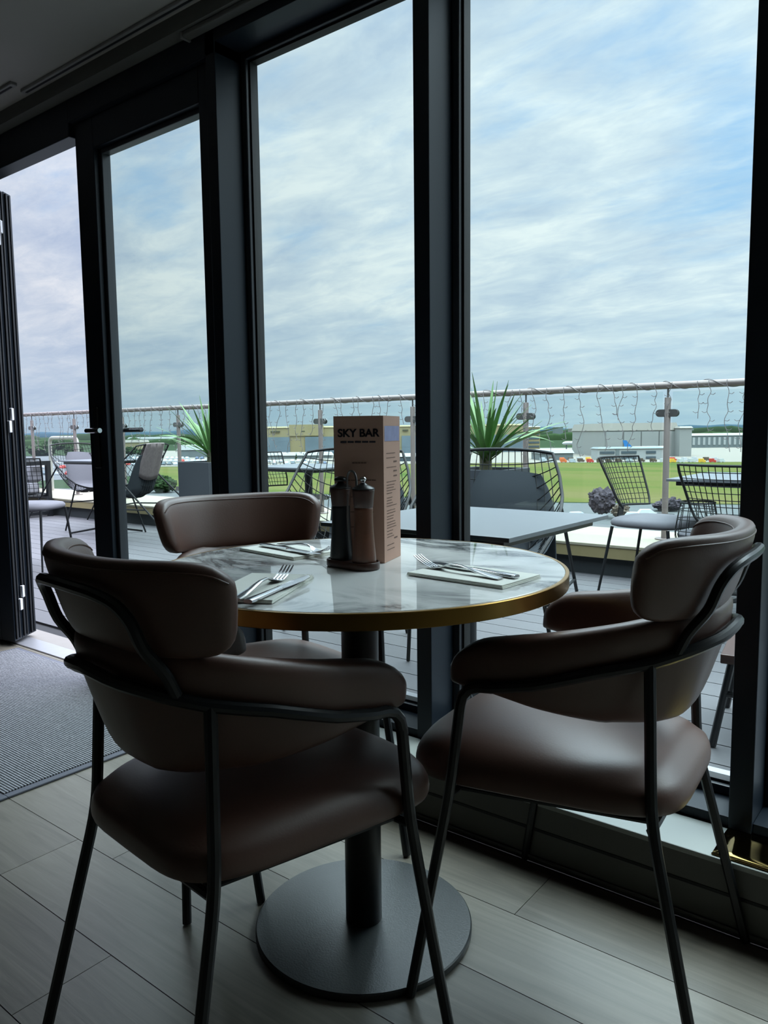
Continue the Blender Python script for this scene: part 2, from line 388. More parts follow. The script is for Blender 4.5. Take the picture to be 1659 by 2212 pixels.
# folded door leaves stacked at the left end of the opening
A0 = Vector((-3.747, 1.903, 0)); du = Vector((.107, -.154, 0)).normalized(); dv = Vector((-.97, -.243, 0)).normalized()
leafn = ['rearmost', 'middle', 'nearest']
for i in range(3):
    o = A0 + du*(i*.068)
    dl = MB()
    def pt(a, b, z): p = o+du*a+dv*b; return (p.x, p.y, z)
    def pbox(mb, a0, a1, b0, b1, z0, z1):
        n = len(mb.v); mb.v += [pt(a0,b0,z0), pt(a1,b0,z0), pt(a1,b1,z0), pt(a0,b1,z0), pt(a0,b0,z1), pt(a1,b0,z1), pt(a1,b1,z1), pt(a0,b1,z1)]
        mb.f += [tuple(n+k for k in q) for q in ((0,3,2,1),(4,5,6,7),(0,1,5,4),(1,2,6,5),(2,3,7,6),(3,0,4,7))]
    z0, z1 = .025, 2.158-.004*i
    pbox(dl, .001, .066, 0, .09, z0, z1); pbox(dl, .001, .066, .62, .70, z0, z1); pbox(dl, .001, .066, .09, .62, z0, .20); pbox(dl, .001, .066, .09, .62, z1-.10, z1)
    lf = struct('door_%d' % (i+2), dl, MT['frame'], 'dark folding door leaf, %s of the stack' % leafn[i], bevel=.003)
    e = MB(); pbox(e, .016, .026, -.006, .002, z0+.01, z1-.01); pbox(e, .044, .058, -.010, .002, z0+.01, z1-.01); e.build('edge_seal', MT['gasket'], lf, smooth=0)
    pn = MB(); pbox(pn, .03, .036, .088, .622, .19, z1-.09); pn.build('pane', MT['glass'], lf, smooth=0)
    if i == 1:
        for zc in (.228, 1.085, 1.95):
            hg = MB()
            pbox(hg, .046+.0, .066, -.020, -.001, zc, zc+.058); pbox(hg, .069, .092, -.020, -.001, zc-.058, zc-.002)
            hg.build('hinge', MT['white'], lf, smooth=0, bevel=.003)
# threshold and drainage strip of the opening
struct('trim_11', MB().box(-3.95, -2.022, 1.76, 1.86, -.05, .006), MT['steelst'], 'aluminium door threshold', bevel=.002)
struct('trim_12', MB().box(-3.95, -2.022, 1.862, 1.965, -.05, .002), MT['strip'], 'strip outside the door threshold')
# entrance mat
t = empty('door_mat', 'grey ribbed entrance mat with rubber edge in front of the open doors', 'mat', (-2.85, 1.33, 0))
MB().box(-.71, .725, -.373, .373, .0005, .010).build('ribbed_carpet', MT['rib'], t, smooth=0)
b = MB()
for q in ((-.735, .75, -.398, -.373), (-.735, .75, .373, .398), (-.735, -.71, -.373, .373), (.725, .75, -.373, .373)): b.box(*q, .0005, .007)
b.build('rubber_border', MT['rubber'], t, smooth=0, bevel=.002)
# ceiling tracks and blind cassette
def trk(name, x0, x1, y0, y1, label):
    t = empty(name, label, 'track', ((x0+x1)/2, (y0+y1)/2, CZ)); L = (x1-x0)/2; W_ = (y1-y0)/2
    MB().box(-L, L, -W_, W_, -.012, 0).build('track_body', MT['track'], t, smooth=0, bevel=.003)
    MB().box(-L+.02, L-.02, -.004, .004, -.0135, -.0125).build('slot', MT['gasket'], t, smooth=0)
trk('ceiling_track', -3.0, 2.2, 1.585, 1.612, 'long pale slotted track on the ceiling beside the bulkhead')
trk('ceiling_track', -5.6, -2.955, 1.526, 1.552, 'short pale track ending at the top left above the open doors')
t = empty('blind_cassette', 'slim grey roller blind cassette fixed above the tall windows', 'blind', (-.1, 1.662, 2.2845))
MB().box(-1.99, 2.0, -.018, .016, -.016, 0).build('cassette', MT['bulk'], t, smooth=0, bevel=.004)
MB().box(-1.995, -1.985, -.02, .018, -.02, 0).build('end_cap', MT['track'], t, smooth=0, bevel=.002)
# polished brass sheet on the sill at the right
t = empty('brass_sheet', 'polished brass sheet lying on the window sill at the right edge', 'sheet', (-.39, 1.56, .157))
s = []
for i in range(13):
    x = .02+.035*i; s.append([(x, -.008, .002), (x, .02, .0024), (x, .05, .0026+.0004*sin(i*1.1)), (x, .085, .003), (x+.002, .106, .006+.0012*sin(i*.9))])
MB().rings([[(p[0]-.02, p[1], p[2]) for p in r] for r in s], cap=False, closed=False).build('sheet', MT['gold'], t, smooth=60)
t.children[0].modifiers.new('s', 'SOLIDIFY').thickness = .0016
MB().tube([(-.0, -.008, .0025), (.2, -.0085, .0035), (.44, -.008, .003)], .0018, 6).build('folded_edge', MT['gold'], t)

# ================================================================== ROUND TABLE
TX, TY = -.957, 1.137
t = empty('round_table', 'round marble topped pedestal table with a brass rim', 'table', (TX, TY, 0))
MB().lathe([(0, .727), (.392, .727), (.395, .729), (.395, .749), (.3935, .750), (0, .750)], 96).build('tabletop', MT['marble'], t, smooth=30)
MB().lathe([(.3955, .7235), (.4015, .7235), (.4025, .7245), (.4025, .7485), (.4015, .7495), (.3955, .7495), (.3955, .7235)], 96).build('brass_rim', MT['brass'], t, smooth=30)['label'] = 'brass rim'
MB().lathe([(0, .721), (.39, .721), (.39, .727), (0, .727)], 64).build('underside', MT['black'], t, smooth=30)
MB().lathe([(0, .014), (.037, .014), (.037, .70), (.16, .705), (.16, .721), (0, .721)], 40).build('column', MT['black'], t, smooth=30)
MB().lathe([(0, 0), (.219, 0), (.221, .002), (.221, .013), (.2185, .0155), (.04, .0158), (0, .0158)], 96).build('base', MT['blackm'], t, smooth=30)

# ---- menu, mills
c0 = Vector((-.929, 1.184, 0)); e1 = Vector((cos(R(210)), sin(R(210)), 0)); e2 = Vector((cos(R(108)), sin(R(108)), 0))
t = empty('menu_stand', 'tall folded card menu headed SKY BAR behind the pepper mills', 'menu', (c0.x, c0.y, .7505), R(210))
a2 = R(108-210)                          # local: x along the front face, second face turned by a2
HT, WD = .2915, .099
p = [(0, 0), (WD, 0), (WD+WD*cos(a2), WD*sin(a2)), (WD*cos(a2), WD*sin(a2))]
k = MB(); th = .0012
cx_, cy_ = sum(q[0] for q in p)/4, sum(q[1] for q in p)/4
inn = [(q[0]+(cx_-q[0])*.03, q[1]+(cy_-q[1])*.03) for q in p]
k.rings([[(x, y, 0) for x, y in inn], [(x, y, 0) for x, y in p], [(x, y, HT) for x, y in p], [(x, y, HT) for x, y in inn]], cap=False, loop=True)
k.build('card', MT['menu'], t, smooth=0)
def text_obj(name, s, size, material, parent, mtx, bold=.0):
    cu = bpy.data.curves.new(name, 'FONT'); cu.body = s; cu.size = size; cu.align_x = 'CENTER'; cu.align_y = 'CENTER'; cu.extrude = .0003; cu.offset = bold
    o = bpy.data.objects.new('tmp', cu); COL.objects.link(o); bpy.context.view_layer.update()
    me = bpy.data.meshes.new_from_object(o.evaluated_get(bpy.context.evaluated_depsgraph_get())); bpy.data.objects.remove(o)
    n0 = len(me.vertices); bm = bmesh.new(); bm.from_mesh(me)
    for dx, dy in ((.00045, 0), (-.00045, 0), (0, .0003), (0, -.0003)):
        r_ = bmesh.ops.duplicate(bm, geom=[f for f in bm.faces if f.index < 10**9][:len(me.polygons)])
        for v in [g_ for g_ in r_['geom'] if isinstance(g_, bmesh.types.BMVert)]: v.co.x += dx; v.co.y += dy
    bm.to_mesh(me); bm.free()
    me.materials.clear(); me.materials.append(material)
    ob = bpy.data.objects.new(name, me); COL.objects.link(ob); ob.parent = parent; ob.matrix_local = mtx; return ob
# front face: seen from outside with local x running right to left
MF = Matrix(((-1, 0, 0, WD/2), (0, 0, 1, .0006), (0, 1, 0, HT-.034), (0, 0, 0, 1)))
text_obj('heading', 'SKY BAR', .0215, MT['ink'], t, MF, .0003)
def lines(name, fm, rows, material, y0=0):
    k = MB()
    for (x0, x1, z, h_) in rows:
        for (xa, xb) in [(x0+(x1-x0)*i/5, x0+(x1-x0)*(i+.86)/5) for i in range(5)]:
            k.v += [tuple(fm @ Vector((xx, zz, dd))) for dd in (0, .0003) for xx, zz in ((xa, z), (xb, z), (xb, z+h_), (xa, z+h_))]
            n = len(k.v)-8; k.f += [tuple(n+j for j in q) for q in ((0,3,2,1),(4,5,6,7),(0,1,5,4),(1,2,6,5),(2,3,7,6),(3,0,4,7))]
    return k.build(name, material, t, smooth=0)
MFl = Matrix(((-1, 0, 0, WD/2), (0, 0, 1, .0003), (0, 1, 0, 0), (0, 0, 0, 1)))
lines('subheading', MFl, [(-.036, .036, HT-.0525, .0035)], MT['ink'])
for rw_ in [(-.013, .016, HT-.093, .0022), (-.025, .02, HT-.127, .0018), (-.012, .035, HT-.127, .0018), (-.02, .022, HT-.16, .0016), (-.03, .03, HT-.19, .0016), (-.03, .03, HT-.22, .0016)]: lines('printed_line', MFl, [rw_], MT['inkl'])
nx, ny = sin(a2), -cos(a2)
M2 = Matrix(((cos(a2), 0, nx, nx*.0003), (sin(a2), 0, ny, ny*.0003), (0, 1, 0, 0), (0, 0, 0, 1)))
rr_ = random.Random(5); rows = []
z = HT-.075
while z > .02:
    hd = rr_.random() < .22
    if hd: rows.append((.058, .078, z, .0028)); z -= .010
    else: rows.append((.016, .016+rr_.uniform(.03, .062), z, .0014)); z -= rr_.choice((.0055, .0065, .009))
lines('price_lines', M2, rows, MT['inkl'])
k = MB(); k.v += [tuple(M2 @ Vector(q)) for q in ((.006, HT-.05, 0.0002), (.093, HT-.05, .0002), (.093, HT-.02, .0002), (.006, HT-.02, .0002))]; k.f.append((0, 1, 2, 3)); k.build('printed_band', MT['blueband'], t, smooth=0)
# caddy
mR = Vector((-.923, 1.113, .7505)); mL = Vector((-.988, 1.103, .7505))
mL = Vector((at_z(727, 1206, .7625).x, at_z(727, 1206, .7625).y, .7505))
mL = mR + (mL-mR).normalized()*.062
mid = (mR+mL)/2; ang = atan2((mR-mL).y, (mR-mL).x)
t = empty('mill_caddy', 'dark wooden caddy with a wire loop handle holding two mills', 'caddy', mid, ang)
def pill(L, r, n=14): return [(L+r*cos(-pi/2+pi*i/n), r*sin(-pi/2+pi*i/n)) for i in range(n+1)]+[(-L+r*cos(pi/2+pi*i/n), r*sin(pi/2+pi*i/n)) for i in range(n+1)]
k = MB(); k.rings([[(x, y, z) for x, y in pill(.031, r)] for r, z in ((.026, 0), (.0295, .001), (.030, .003), (.030, .0125), (.0285, .0145), (.027, .0145), (.0265, .012), (.02, .012))]); k.build('tray', MT['woodd'], t, smooth=40)
hp = rpath([(-.0165, -.012, .012), (-.0165, -.012, .165), (-.0165+.0165, -.012, .196), (.0165, -.012, .165), (.0165, -.012, .012)], .03, 8)
hp = [(-.0135, 0, .012), (-.0135, 0, .16)] + [(.0135*-cos(pi*i/12), 0, .166+.0135*sin(pi*i/12)*1.5) for i in range(13)] + [(.0135, 0, .16), (.0135, 0, .012)]
MB().tube([(x*.95, y, z) for x, y, z in hp], .0022, 8).build('wire_handle', MT['steeld'], t)
def mill(label, loc, top, knob):
    o = empty('pepper_mill', label, 'pepper mill', (loc.x, loc.y, loc.z+.0125), 0, 'mills in the caddy')
    MB().lathe([(0, 0), (.0225, 0), (.0231, .002), (.0226, .012), (.0198, .045), (.0183, .07), (.0176, .088), (.0178, .100), (.0180, .1045), (.0176, .105), (0, .105)], 40).build('body', MT[top[0]], o, smooth=50)
    MB().lathe([(0, .1055), (.0178, .1055), (.0183, .107), (.0196, .122), (.0212, .136), (.0214, .138), (.0205, .1395), (.0, .1395)], 40).build('head', MT[top[1]], o, smooth=40)
    MB().lathe([(0, .1396), (.0215, .1396), (.0217, .1412), (.0195, .1435), (.011, .1475), (.0065, .1500), (.005, .152), (0, .1525)], 40).build('cap', MT['black'], o, smooth=50)
    MB().lathe([(0, .1525), (.0036, .1528), (.0040, .155), (.0062, .1575), (.0062, .1605), (.004, .163), (0, .164)] if knob else [(0, .1525), (.011, .1526), (.0125, .154), (.0125, .158), (.011, .160), (.006, .162), (0, .1625)], 20).build('knob', MT['chrome' if knob else 'black'], o, smooth=60)
    return o
mill('brown wooden mill with a small shiny knob, right side of the caddy', mR, ('wood', 'woodd'), True)
mill('dark mill with a broad black cap, left side of the caddy', mL, ('black', 'woodd'), False)

# ---- place settings
def napkin(label, loc, rz, L, W_):
    o = empty('paper_napkin', label, 'napkin', loc, rz, 'folded napkins on the round table')
    k = MB()
    for i in range(3):
        k.rings([[(x, y, z+.0004*sin(x*40+i)) for x, y in ((-L/2+.001*i, -W_/2), (L/2-.0012*i, -W_/2+.0006*i), (L/2-.001*i, W_/2), (-L/2, W_/2-.001*i))] for z in (.0003+.0022*i, .0021+.0022*i)])
    k.build('folded_sheet', MT['napkin'], o, smooth=0, bevel=.0006); return o
def cut_strip(stations):
    k = MB(); rings = []
    for (x, y, z, w, th) in stations:
        rings.append([(x, y-w/2, z-th*.3), (x, y-w*.3, z-th*.5), (x, y+w*.3, z-th*.5), (x, y+w/2, z-th*.3), (x, y+w/2, z+th*.3), (x, y+w*.3, z+th*.5), (x, y-w*.3, z+th*.5), (x, y-w/2, z+th*.3)])
    return k.rings(rings)
def fork(label, loc, rz, roll=0):
    o = empty('fork', label, 'fork', loc, rz, 'forks on the napkins'); o.rotation_euler.x = roll
    cut_strip([(0, 0, .0022, .017, .0030), (.02, 0, .003, .0175, .0036), (.05, 0, .0065, .0125, .0036), (.09, 0, .0125, .0075, .0036), (.115, 0, .0125, .0064, .0036), (.13, 0, .0085, .0075, .0034)]).build('handle', MT['cutlery'], o, smooth=50)
    hd = cut_strip([(.128, 0, .0092, .0075, .0034), (.138, 0, .0052, .016, .0026), (.150, 0, .0026, .0225, .0022), (.160, 0, .0026, .0235, .002)])
    for i in range(4):
        y = (i-1.5)*.0062
        q = cut_strip([(.158, y, .0026, .0044, .002), (.175, y, .0062, .0040, .002), (.192, y, .0125, .0034, .0018), (.205, y, .0195, .0022, .0014)])
        n = len(hd.v); hd.v += q.v; hd.f += [tuple(n+i_ for i_ in f_) for f_ in q.f]
    hd.build('tines', MT['cutlery'], o, smooth=50); return o
def knife(label, loc, rz):
    o = empty('table_knife', label, 'knife', loc, rz, 'knives on the napkins')
    cut_strip([(0, 0, .0035, .015, .006), (.01, 0, .0035, .0165, .0068), (.05, 0, .004, .0135, .006), (.09, 0, .0045, .0105, .0055), (.1, 0, .0045, .011, .005)]).build('handle', MT['cutlery'], o, smooth=50)
    cut_strip([(.1, 0, .0045, .012, .0022), (.108, .001, .0045, .0185, .0016), (.17, .001, .0045, .0195, .0014), (.195, .002, .0045, .015, .0012), (.212, .006, .0045, .004, .001)]).build('blade', MT['cutlery'], o, smooth=50); return o
tz = .7503
napkin('white folded napkin at the right setting, beside the menu', (-.712, 1.163, tz), R(-3), .205, .125)
fork('fork with raised tines on the right napkin, pointing at the menu', (-.640, 1.136, tz+.0068), R(169.5))
knife('knife lying behind the fork on the right napkin', (-.622, 1.160, tz+.0068), R(170))
napkin('white folded napkin at the near left setting, by the nearest chair back', (-.945, .868, tz), R(116), .215, .118)
fork('fork with raised tines on the near left napkin', (-.888, .762, tz+.0068), R(112))
knife('knife beside the fork on the near left napkin', (-.856, .758, tz+.0068), R(107))
napkin('white folded napkin at the far left setting, by the far chair', (-1.195, 1.176, tz), R(-8), .20, .115)
fork('dark reflecting fork at the far left setting, tines by the caddy', (-1.255, 1.212, tz+.0068), R(-12))
knife('knife with shaded handle at the far left setting, in front of its fork', (-1.275, 1.178, tz+.0068), R(-10))
# ================================================================== DINING ARMCHAIRS
HALF = [(0, -.184), (.036, -.181), (.068, -.170), (.110, -.133), (.148, -.073), (.178, .0), (.199, .09), (.209, .150), (.213, .197)]
PADH = [(0, -.190), (.06, -.186), (.112, -.170), (.155, -.142), (.183, -.110), (.192, -.096)]
def build_path(H_):
    pts = [(-x, y, 0) for x, y in reversed(H_[1:])]+[(x, y, 0) for x, y in H_]
    pts = cr(pts, 12); L = [0]
    for a, b in zip(pts, pts[1:]): L.append(L[-1]+(b-a).length)
    return pts, L
BAND = build_path(HALF); PAD = build_path(PADH); HL = BAND[1][-1]/2; PL = PAD[1][-1]/2
def path(s, pp=None):
    """s: signed arc length from the back centre"""
    PTS, LEN = pp or BAND; d = s+LEN[-1]/2; d = max(0, min(LEN[-1]-1e-6, d))
    lo, hi = 0, len(LEN)-1
    while hi-lo > 1:
        m_ = (lo+hi)//2
        if LEN[m_] <= d: lo = m_
        else: hi = m_
    t = (d-LEN[lo])/(LEN[hi]-LEN[lo]); p = PTS[lo].lerp(PTS[hi], t)
    i = min(max(lo, 1), len(PTS)-3); tg = ((PTS[i+1]-PTS[i-1]).lerp(PTS[i+2]-PTS[i], t)).normalized()
    return p, Vector((-tg.y, tg.x, 0))         # inward normal
def tube_z(a): return interp([0, .04, .10, .16, .24, .33, .40, .5], [.690, .686, .668, .648, .630, .602, .590, .585], a)
def shell(s_list, zb, zt, th, lean, zref, e1=.75, e2=.55, n=20, off=0., pp=None):
    rings = []
    for s in s_list:
        p, nn = path(s, pp); a = abs(s); b_, t_, h_ = zb(a), zt(a), th(a)
        zc, hh = (b_+t_)/2, (t_-b_)/2; r = []
        for j in range(n):
            ph = 2*pi*j/n; q = p + nn*(off+h_/2*spow(cos(ph), e2)); z = zc+hh*spow(sin(ph), e1)
            q = q - nn*((z-zref(a))*lean(a)); r.append((q.x, q.y, z))
        rings.append(r)
    return rings
def stations(S, n=26, e=.06):
    out = []
    for i in range(9): out.append(S-e*(1-cos(pi/2*(1-i/9.)))-0*e) 
    ends = [S-e+e*sin(pi/2*k/8.) for k in range(9)]
    body = [i*(S-e)/n for i in range(n)]
    half = body+ends
    return [-x for x in reversed(half[1:])]+half
def make_chair(label, loc, rz):
    t = empty('dining_armchair', label, 'chair', loc, rz, 'brown leather chairs around the round table')
    # seat
    def outline(k, dz=0):
        pts = []
        for i in range(64):
            a = 2*pi*i/64; cx_, sy_ = spow(cos(a), .40), spow(sin(a), .40)
            y = .06+.232*sy_; x = cx_*lerp(.178, .246, (y+.172)/.464)
            y += .016*(1-abs(cx_)**2) if sy_ > .3 else 0
            pts.append((x*k, .05+(y-.05)*k))
        return pts
    rings = []
    for k, z in ((.0, .399), (.55, .399), (.93, .399), (.975, .400), (.995, .403), (1.004, .409), (1.006, .418), (.998, .430), (.978, .441), (.945, .452), (.89, .462), (.80, .470), (.66, .476), (.45, .4805), (.25, .4825), (.02, .483)):
        rings.append([(x, y, z-(.006*max(0, -(y-.05)/.22) if z > .45 else 0)) for x, y in outline(max(k, .001))])
    MB().rings(rings).build('seat', MT['leather'], t, smooth=60)
    # lower back and arms, one upholstered band
    zb = lambda a: interp([0, .12, .22, .33, .42, .5], [.532, .526, .528, .552, .576, .585], a)
    def zt(a):
        z = interp([0, .10, .17, .25, .33, .40, .46], [.728, .725, .715, .697, .680, .668, .664], a)
        e = max(0, (a-(HL-.085))/.085)
        return lerp(zb(a)+.012, z, sqrt(max(0, 1-e**2.1)))
    def th(a):
        e = max(0, (a-(HL-.03))/.03); return interp([0, .16, .24, .33, .5], [.050, .052, .056, .058, .058], a)*max(.12, sqrt(max(0, 1-e*e)))
    lean = lambda a: interp([0, .12, .20, .35], [.30, .32, .34, .12], a)
    st = stations(HL, 34, .07)
    MB().rings(shell(st, zb, zt, th, lean, tube_z, .62, .62, 24)).build('arm_band', MT['leather'], t, smooth=70)
    # upper back pad
    S = PL
    pzb = lambda a: .772-.056*max(0, 1-(a/S)**14)**(1/2.5)
    def pzt(a): return .790+.061*max(0, 1-(a/S)**8)**(1/2.5)+.003*(a/S)**2
    def pth(a): e = max(0, (a-(S-.02))/.02); return .040*max(.25, sqrt(max(0, 1-e*e)))
    pst = stations(S, 22, .06); plean = lambda a: interp([0, .10, .2], [.30, .29, .26], a)
    R_ = shell(pst, pzb, pzt, pth, plean, lambda a: .73, .6, .5, 24, 0., PAD)
    bk = MB().rings(R_).build('backrest', MT['leather'], t, smooth=70)
    pp = MB()
    for jj in (3, 9): pp.tube([r[jj] for r in R_[3:-3]], .0016, 6)
    pp.build('piping', MT['piping'], bk)
    # metal frame
    half = []
    for i in range(0, 29):
        s = HL*.93*i/28; p, nn = path(s); z = tube_z(abs(s)); q = p - nn*(.027+.0085); half.append((q.x, q.y, z))
    fx, fy, fz = .244, .163, .555
    half = [p for p in half if p[1] < .125]
    half += [(.240, .135, .5885), (.2435, .150, .583), (.2445, .160, .571), (.2446, .1645, .555)]
    fr = MB(); fr.tube(mirx(list(reversed(half[1:])))+half, .0095, 10); fr.build('arm_rail', MT['black'], t)
    lp = []
    for s, z in ((.125, tube_z(.125)+.004), (.123, .698), (.118, .735), (.110, .772), (.096, .795), (.070, .807), (.036, .811), (0, .812)):
        p, nn = path(s); q1 = p - nn*(.027+.0085)
        p, nn = path(s, PAD); q2 = p - nn*(.020+.0095+max(0, z-.73)*.30+.002)
        w = min(1, max(0, (z-.675)/.06)); q = q1.lerp(q2, w); lp.append((q.x, q.y, z))
    lp = cr(lp+mirx(list(reversed(lp[:-1]))), 4)
    MB().tube(lp, .0085, 10).build('back_loop', MT['black'], t)
    for sx in (-1, 1):
        MB().tube([(sx*x, y, z) for x, y, z in rpath([(.2446, .1645, .556), (.238, .188, .398), (.262, .257, .004)], .05, 4)], .0095, 10).build('leg', MT['black'], t)
        p, nn = path(.163); q = p - nn*(.027+.0085)
        MB().tube([(sx*x, y, z) for x, y, z in rpath([(q.x, q.y, tube_z(.163)), (.174, -.133, .398), (.213, -.227, .004)], .05, 4)], .0095, 10).build('leg', MT['black'], t)
    fr = MB(); zr = .384
    fr.tube([(-.176, -.134, zr), (.176, -.134, zr)], .008, 8); fr.tube([(-.237, .188, zr+.004), (.237, .188, zr+.004)], .007, 8)
    for sx in (-1, 1): fr.tube([(sx*.150, -.134, zr+.006), (sx*.205, .188, zr+.006)], .007, 8)
    fr.build('seat_frame', MT['black'], t)
    return t
ch = make_chair('brown leather armchair nearest the camera, seen from behind at lower left', (-.947, .775, 0), R(84-90))
dup(ch, (-.527, 1.313, 0), R(184.9-90), 'brown leather armchair at the right, its back against the window sill')
dup(ch, (-1.377, 1.257, 0), R(-23.8-90), 'brown leather armchair on the far side, facing us across the round table')
# ================================================================== TERRACE
KY, RY = 5.03, 5.5
dk = struct('terrace_deck', MB().box(-17, 4.5, 1.966, 5.09, -.12, -.012), MT['deckgap'], 'grey boarded terrace outside')
g = MB(); pt = .1545; y = 2.829-pt*5; dj = random.Random(11)
while y < 5.08:
    x = -17-dj.uniform(0, 2)
    while x < 4.5:
        y0, y1 = max(y+.003, 1.968), min(y+pt-.003, 5.085)
        if y1-y0 > .01: g.box(max(x, -17)+.001, min(x+3.0, 4.5)-.001, y0, y1, -.012, 0)
        x += 3.0
    y += pt
g.build('deck_boards', MT['deck'], dk, smooth=0)
struct('trim_13', MB().box(-17, 4.5, 5.085, 5.12, -.12, .13), MT['void'], 'dark recess under the terrace kerb')
struct('terrace_kerb', MB().box(-17, 4.5, KY, 5.93, .205, .225), MT['kerb'], 'cream coping around the terrace edge', bevel=.003)
struct('terrace_kerb_fascia', MB().box(-17, 4.5, KY+.006, 5.9, .128, .205), MT['kerbf'], 'tan fascia below the cream coping')
struct('terrace_building', MB().box(-17, 4.5, -6, 5.9, -14, -.125), MT['brick'])
# balustrade
tag(MB().tube([(-16.9, RY, 1.312), (4.4, RY, 1.312)], .025, 14).build('handrail', MT['steel']), 'round steel handrail running along the terrace balustrade', 'handrail')
plab = {-1: 'hidden behind the far right mullion', 0: 'in the right-hand window, with a pair of clamp plates', 1: 'behind the big spiky plant', 2: 'at the left edge of the middle mullion', 3: 'just left of the menu stand', 4: 'behind the wide dark door post mullion', 5: 'by the leaves of the left spiky plant', 6: 'right of the door stile, seen through the door glass', 7: 'just left of the door stile with the lever', 8: 'leftmost, at the folded doors', 9: 'behind the folded door leaves'}
proto = None
for k_ in range(-3, 12):
    x = -1.775-1.1045*k_
    lab = 'steel balustrade post '+plab.get(k_, 'out past the sides of the view')
    if proto is None:
        p = empty('balustrade_post', lab, 'post', (x, RY, .225), 0, 'steel balustrade posts'); proto = p
        MB().lathe([(0, 0), (.062, 0), (.064, .002), (.064, .007), (.060, .0095), (.03, .010), (0, .010)], 28).build('base_flange', MT['steel'], p, smooth=40)
        MB().lathe([(0, .008), (.0215, .008), (.0215, 1.0), (.0195, 1.004), (0, 1.004)], 20).build('tube', MT['steel'], p, smooth=40)
        MB().tube([(0, 0, 1.0), (0, 0, 1.068)], .007, 8).build('stem', MT['steeld'], p)
        for zc in (.895, .16):
            k = MB(); pl_ = [(.052+.026*cos(-pi/2+pi*i/10), .026*sin(-pi/2+pi*i/10)) for i in range(11)]+[(-.052+.026*cos(pi/2+pi*i/10), .026*sin(pi/2+pi*i/10)) for i in range(11)]
            for ya, yb in ((-.017, -.009), (.009, .017)): k.rings([[(a, ya, zc+b) for a, b in pl_], [(a, yb, zc+b) for a, b in pl_]])
            k.build('glass_clamp', MT['steeld'], p, smooth=30)
        # keep clamps clear of the tube
    else: p = dup(proto, (x, RY, .225), 0, lab)
glab = {0: 'between the far right mullion and the clamp post', 1: 'between the clamp post and the big spiky plant', 2: 'behind the middle mullion and the plant', 3: 'behind the menu stand', 4: 'in the middle window left of the menu', 5: 'behind the wide dark mullion', 6: 'seen through the door pane behind the lounge chair', 7: 'seen through the door pane at its left', 8: 'in the open doorway, right half', 9: 'in the open doorway, left half'}
for k_ in range(-2, 12):
    x0 = -1.775-1.1045*k_+.035; x1 = x0+1.1045-.07
    o = MB().box(x0, x1, RY-.006, RY+.006, .30, 1.268).build('glass_panel', MT['glass2'], smooth=0)
    tag(o, 'clear balustrade glass panel '+glab.get(k_, 'out past the sides of the view'), 'glass panel', 'balustrade glass panels')
# icicle lights
ic = empty('icicle_lights', 'string of unlit icicle fairy lights hanging from the handrail', 'string lights', (0, RY, 1.312))
k = MB(); pts = []
n = 1500
for i in range(n):
    x = -13+13.2*i/n; pts.append((x, .028*cos(x*21+sin(x*3)*2), .028*sin(x*21+sin(x*3)*2)+.002))
k.tube(pts, .0028, 5).build('main_cable', MT['cable'], ic)
lr = random.Random(21)
for i in range(100):
    x = -.42-i*.118+lr.uniform(-.035, .035); L = lr.choice((.16, .22, .30, .36, .42, .46)); k = MB()
    pts = [(x, -.03, .02), (x, -.034, -.01)]; z = -.01; xx = x
    while z > -L:
        z -= .045; xx += lr.uniform(-.022, .022); pts.append((xx, -.034+lr.uniform(-.006, .006), z))
    pts = cr(pts, 3); k.tube(pts, .0026, 4)
    for q in pts[3::4]:
        s = lr.choice((-1, 1)); k.tube([q, (q[0]+s*.018, q[1], q[2]-.006), (q[0]+s*.034, q[1]-.004, q[2]+.004)], .0024, 4)
    k.build('light_strand', MT['cable'], ic, smooth=0)

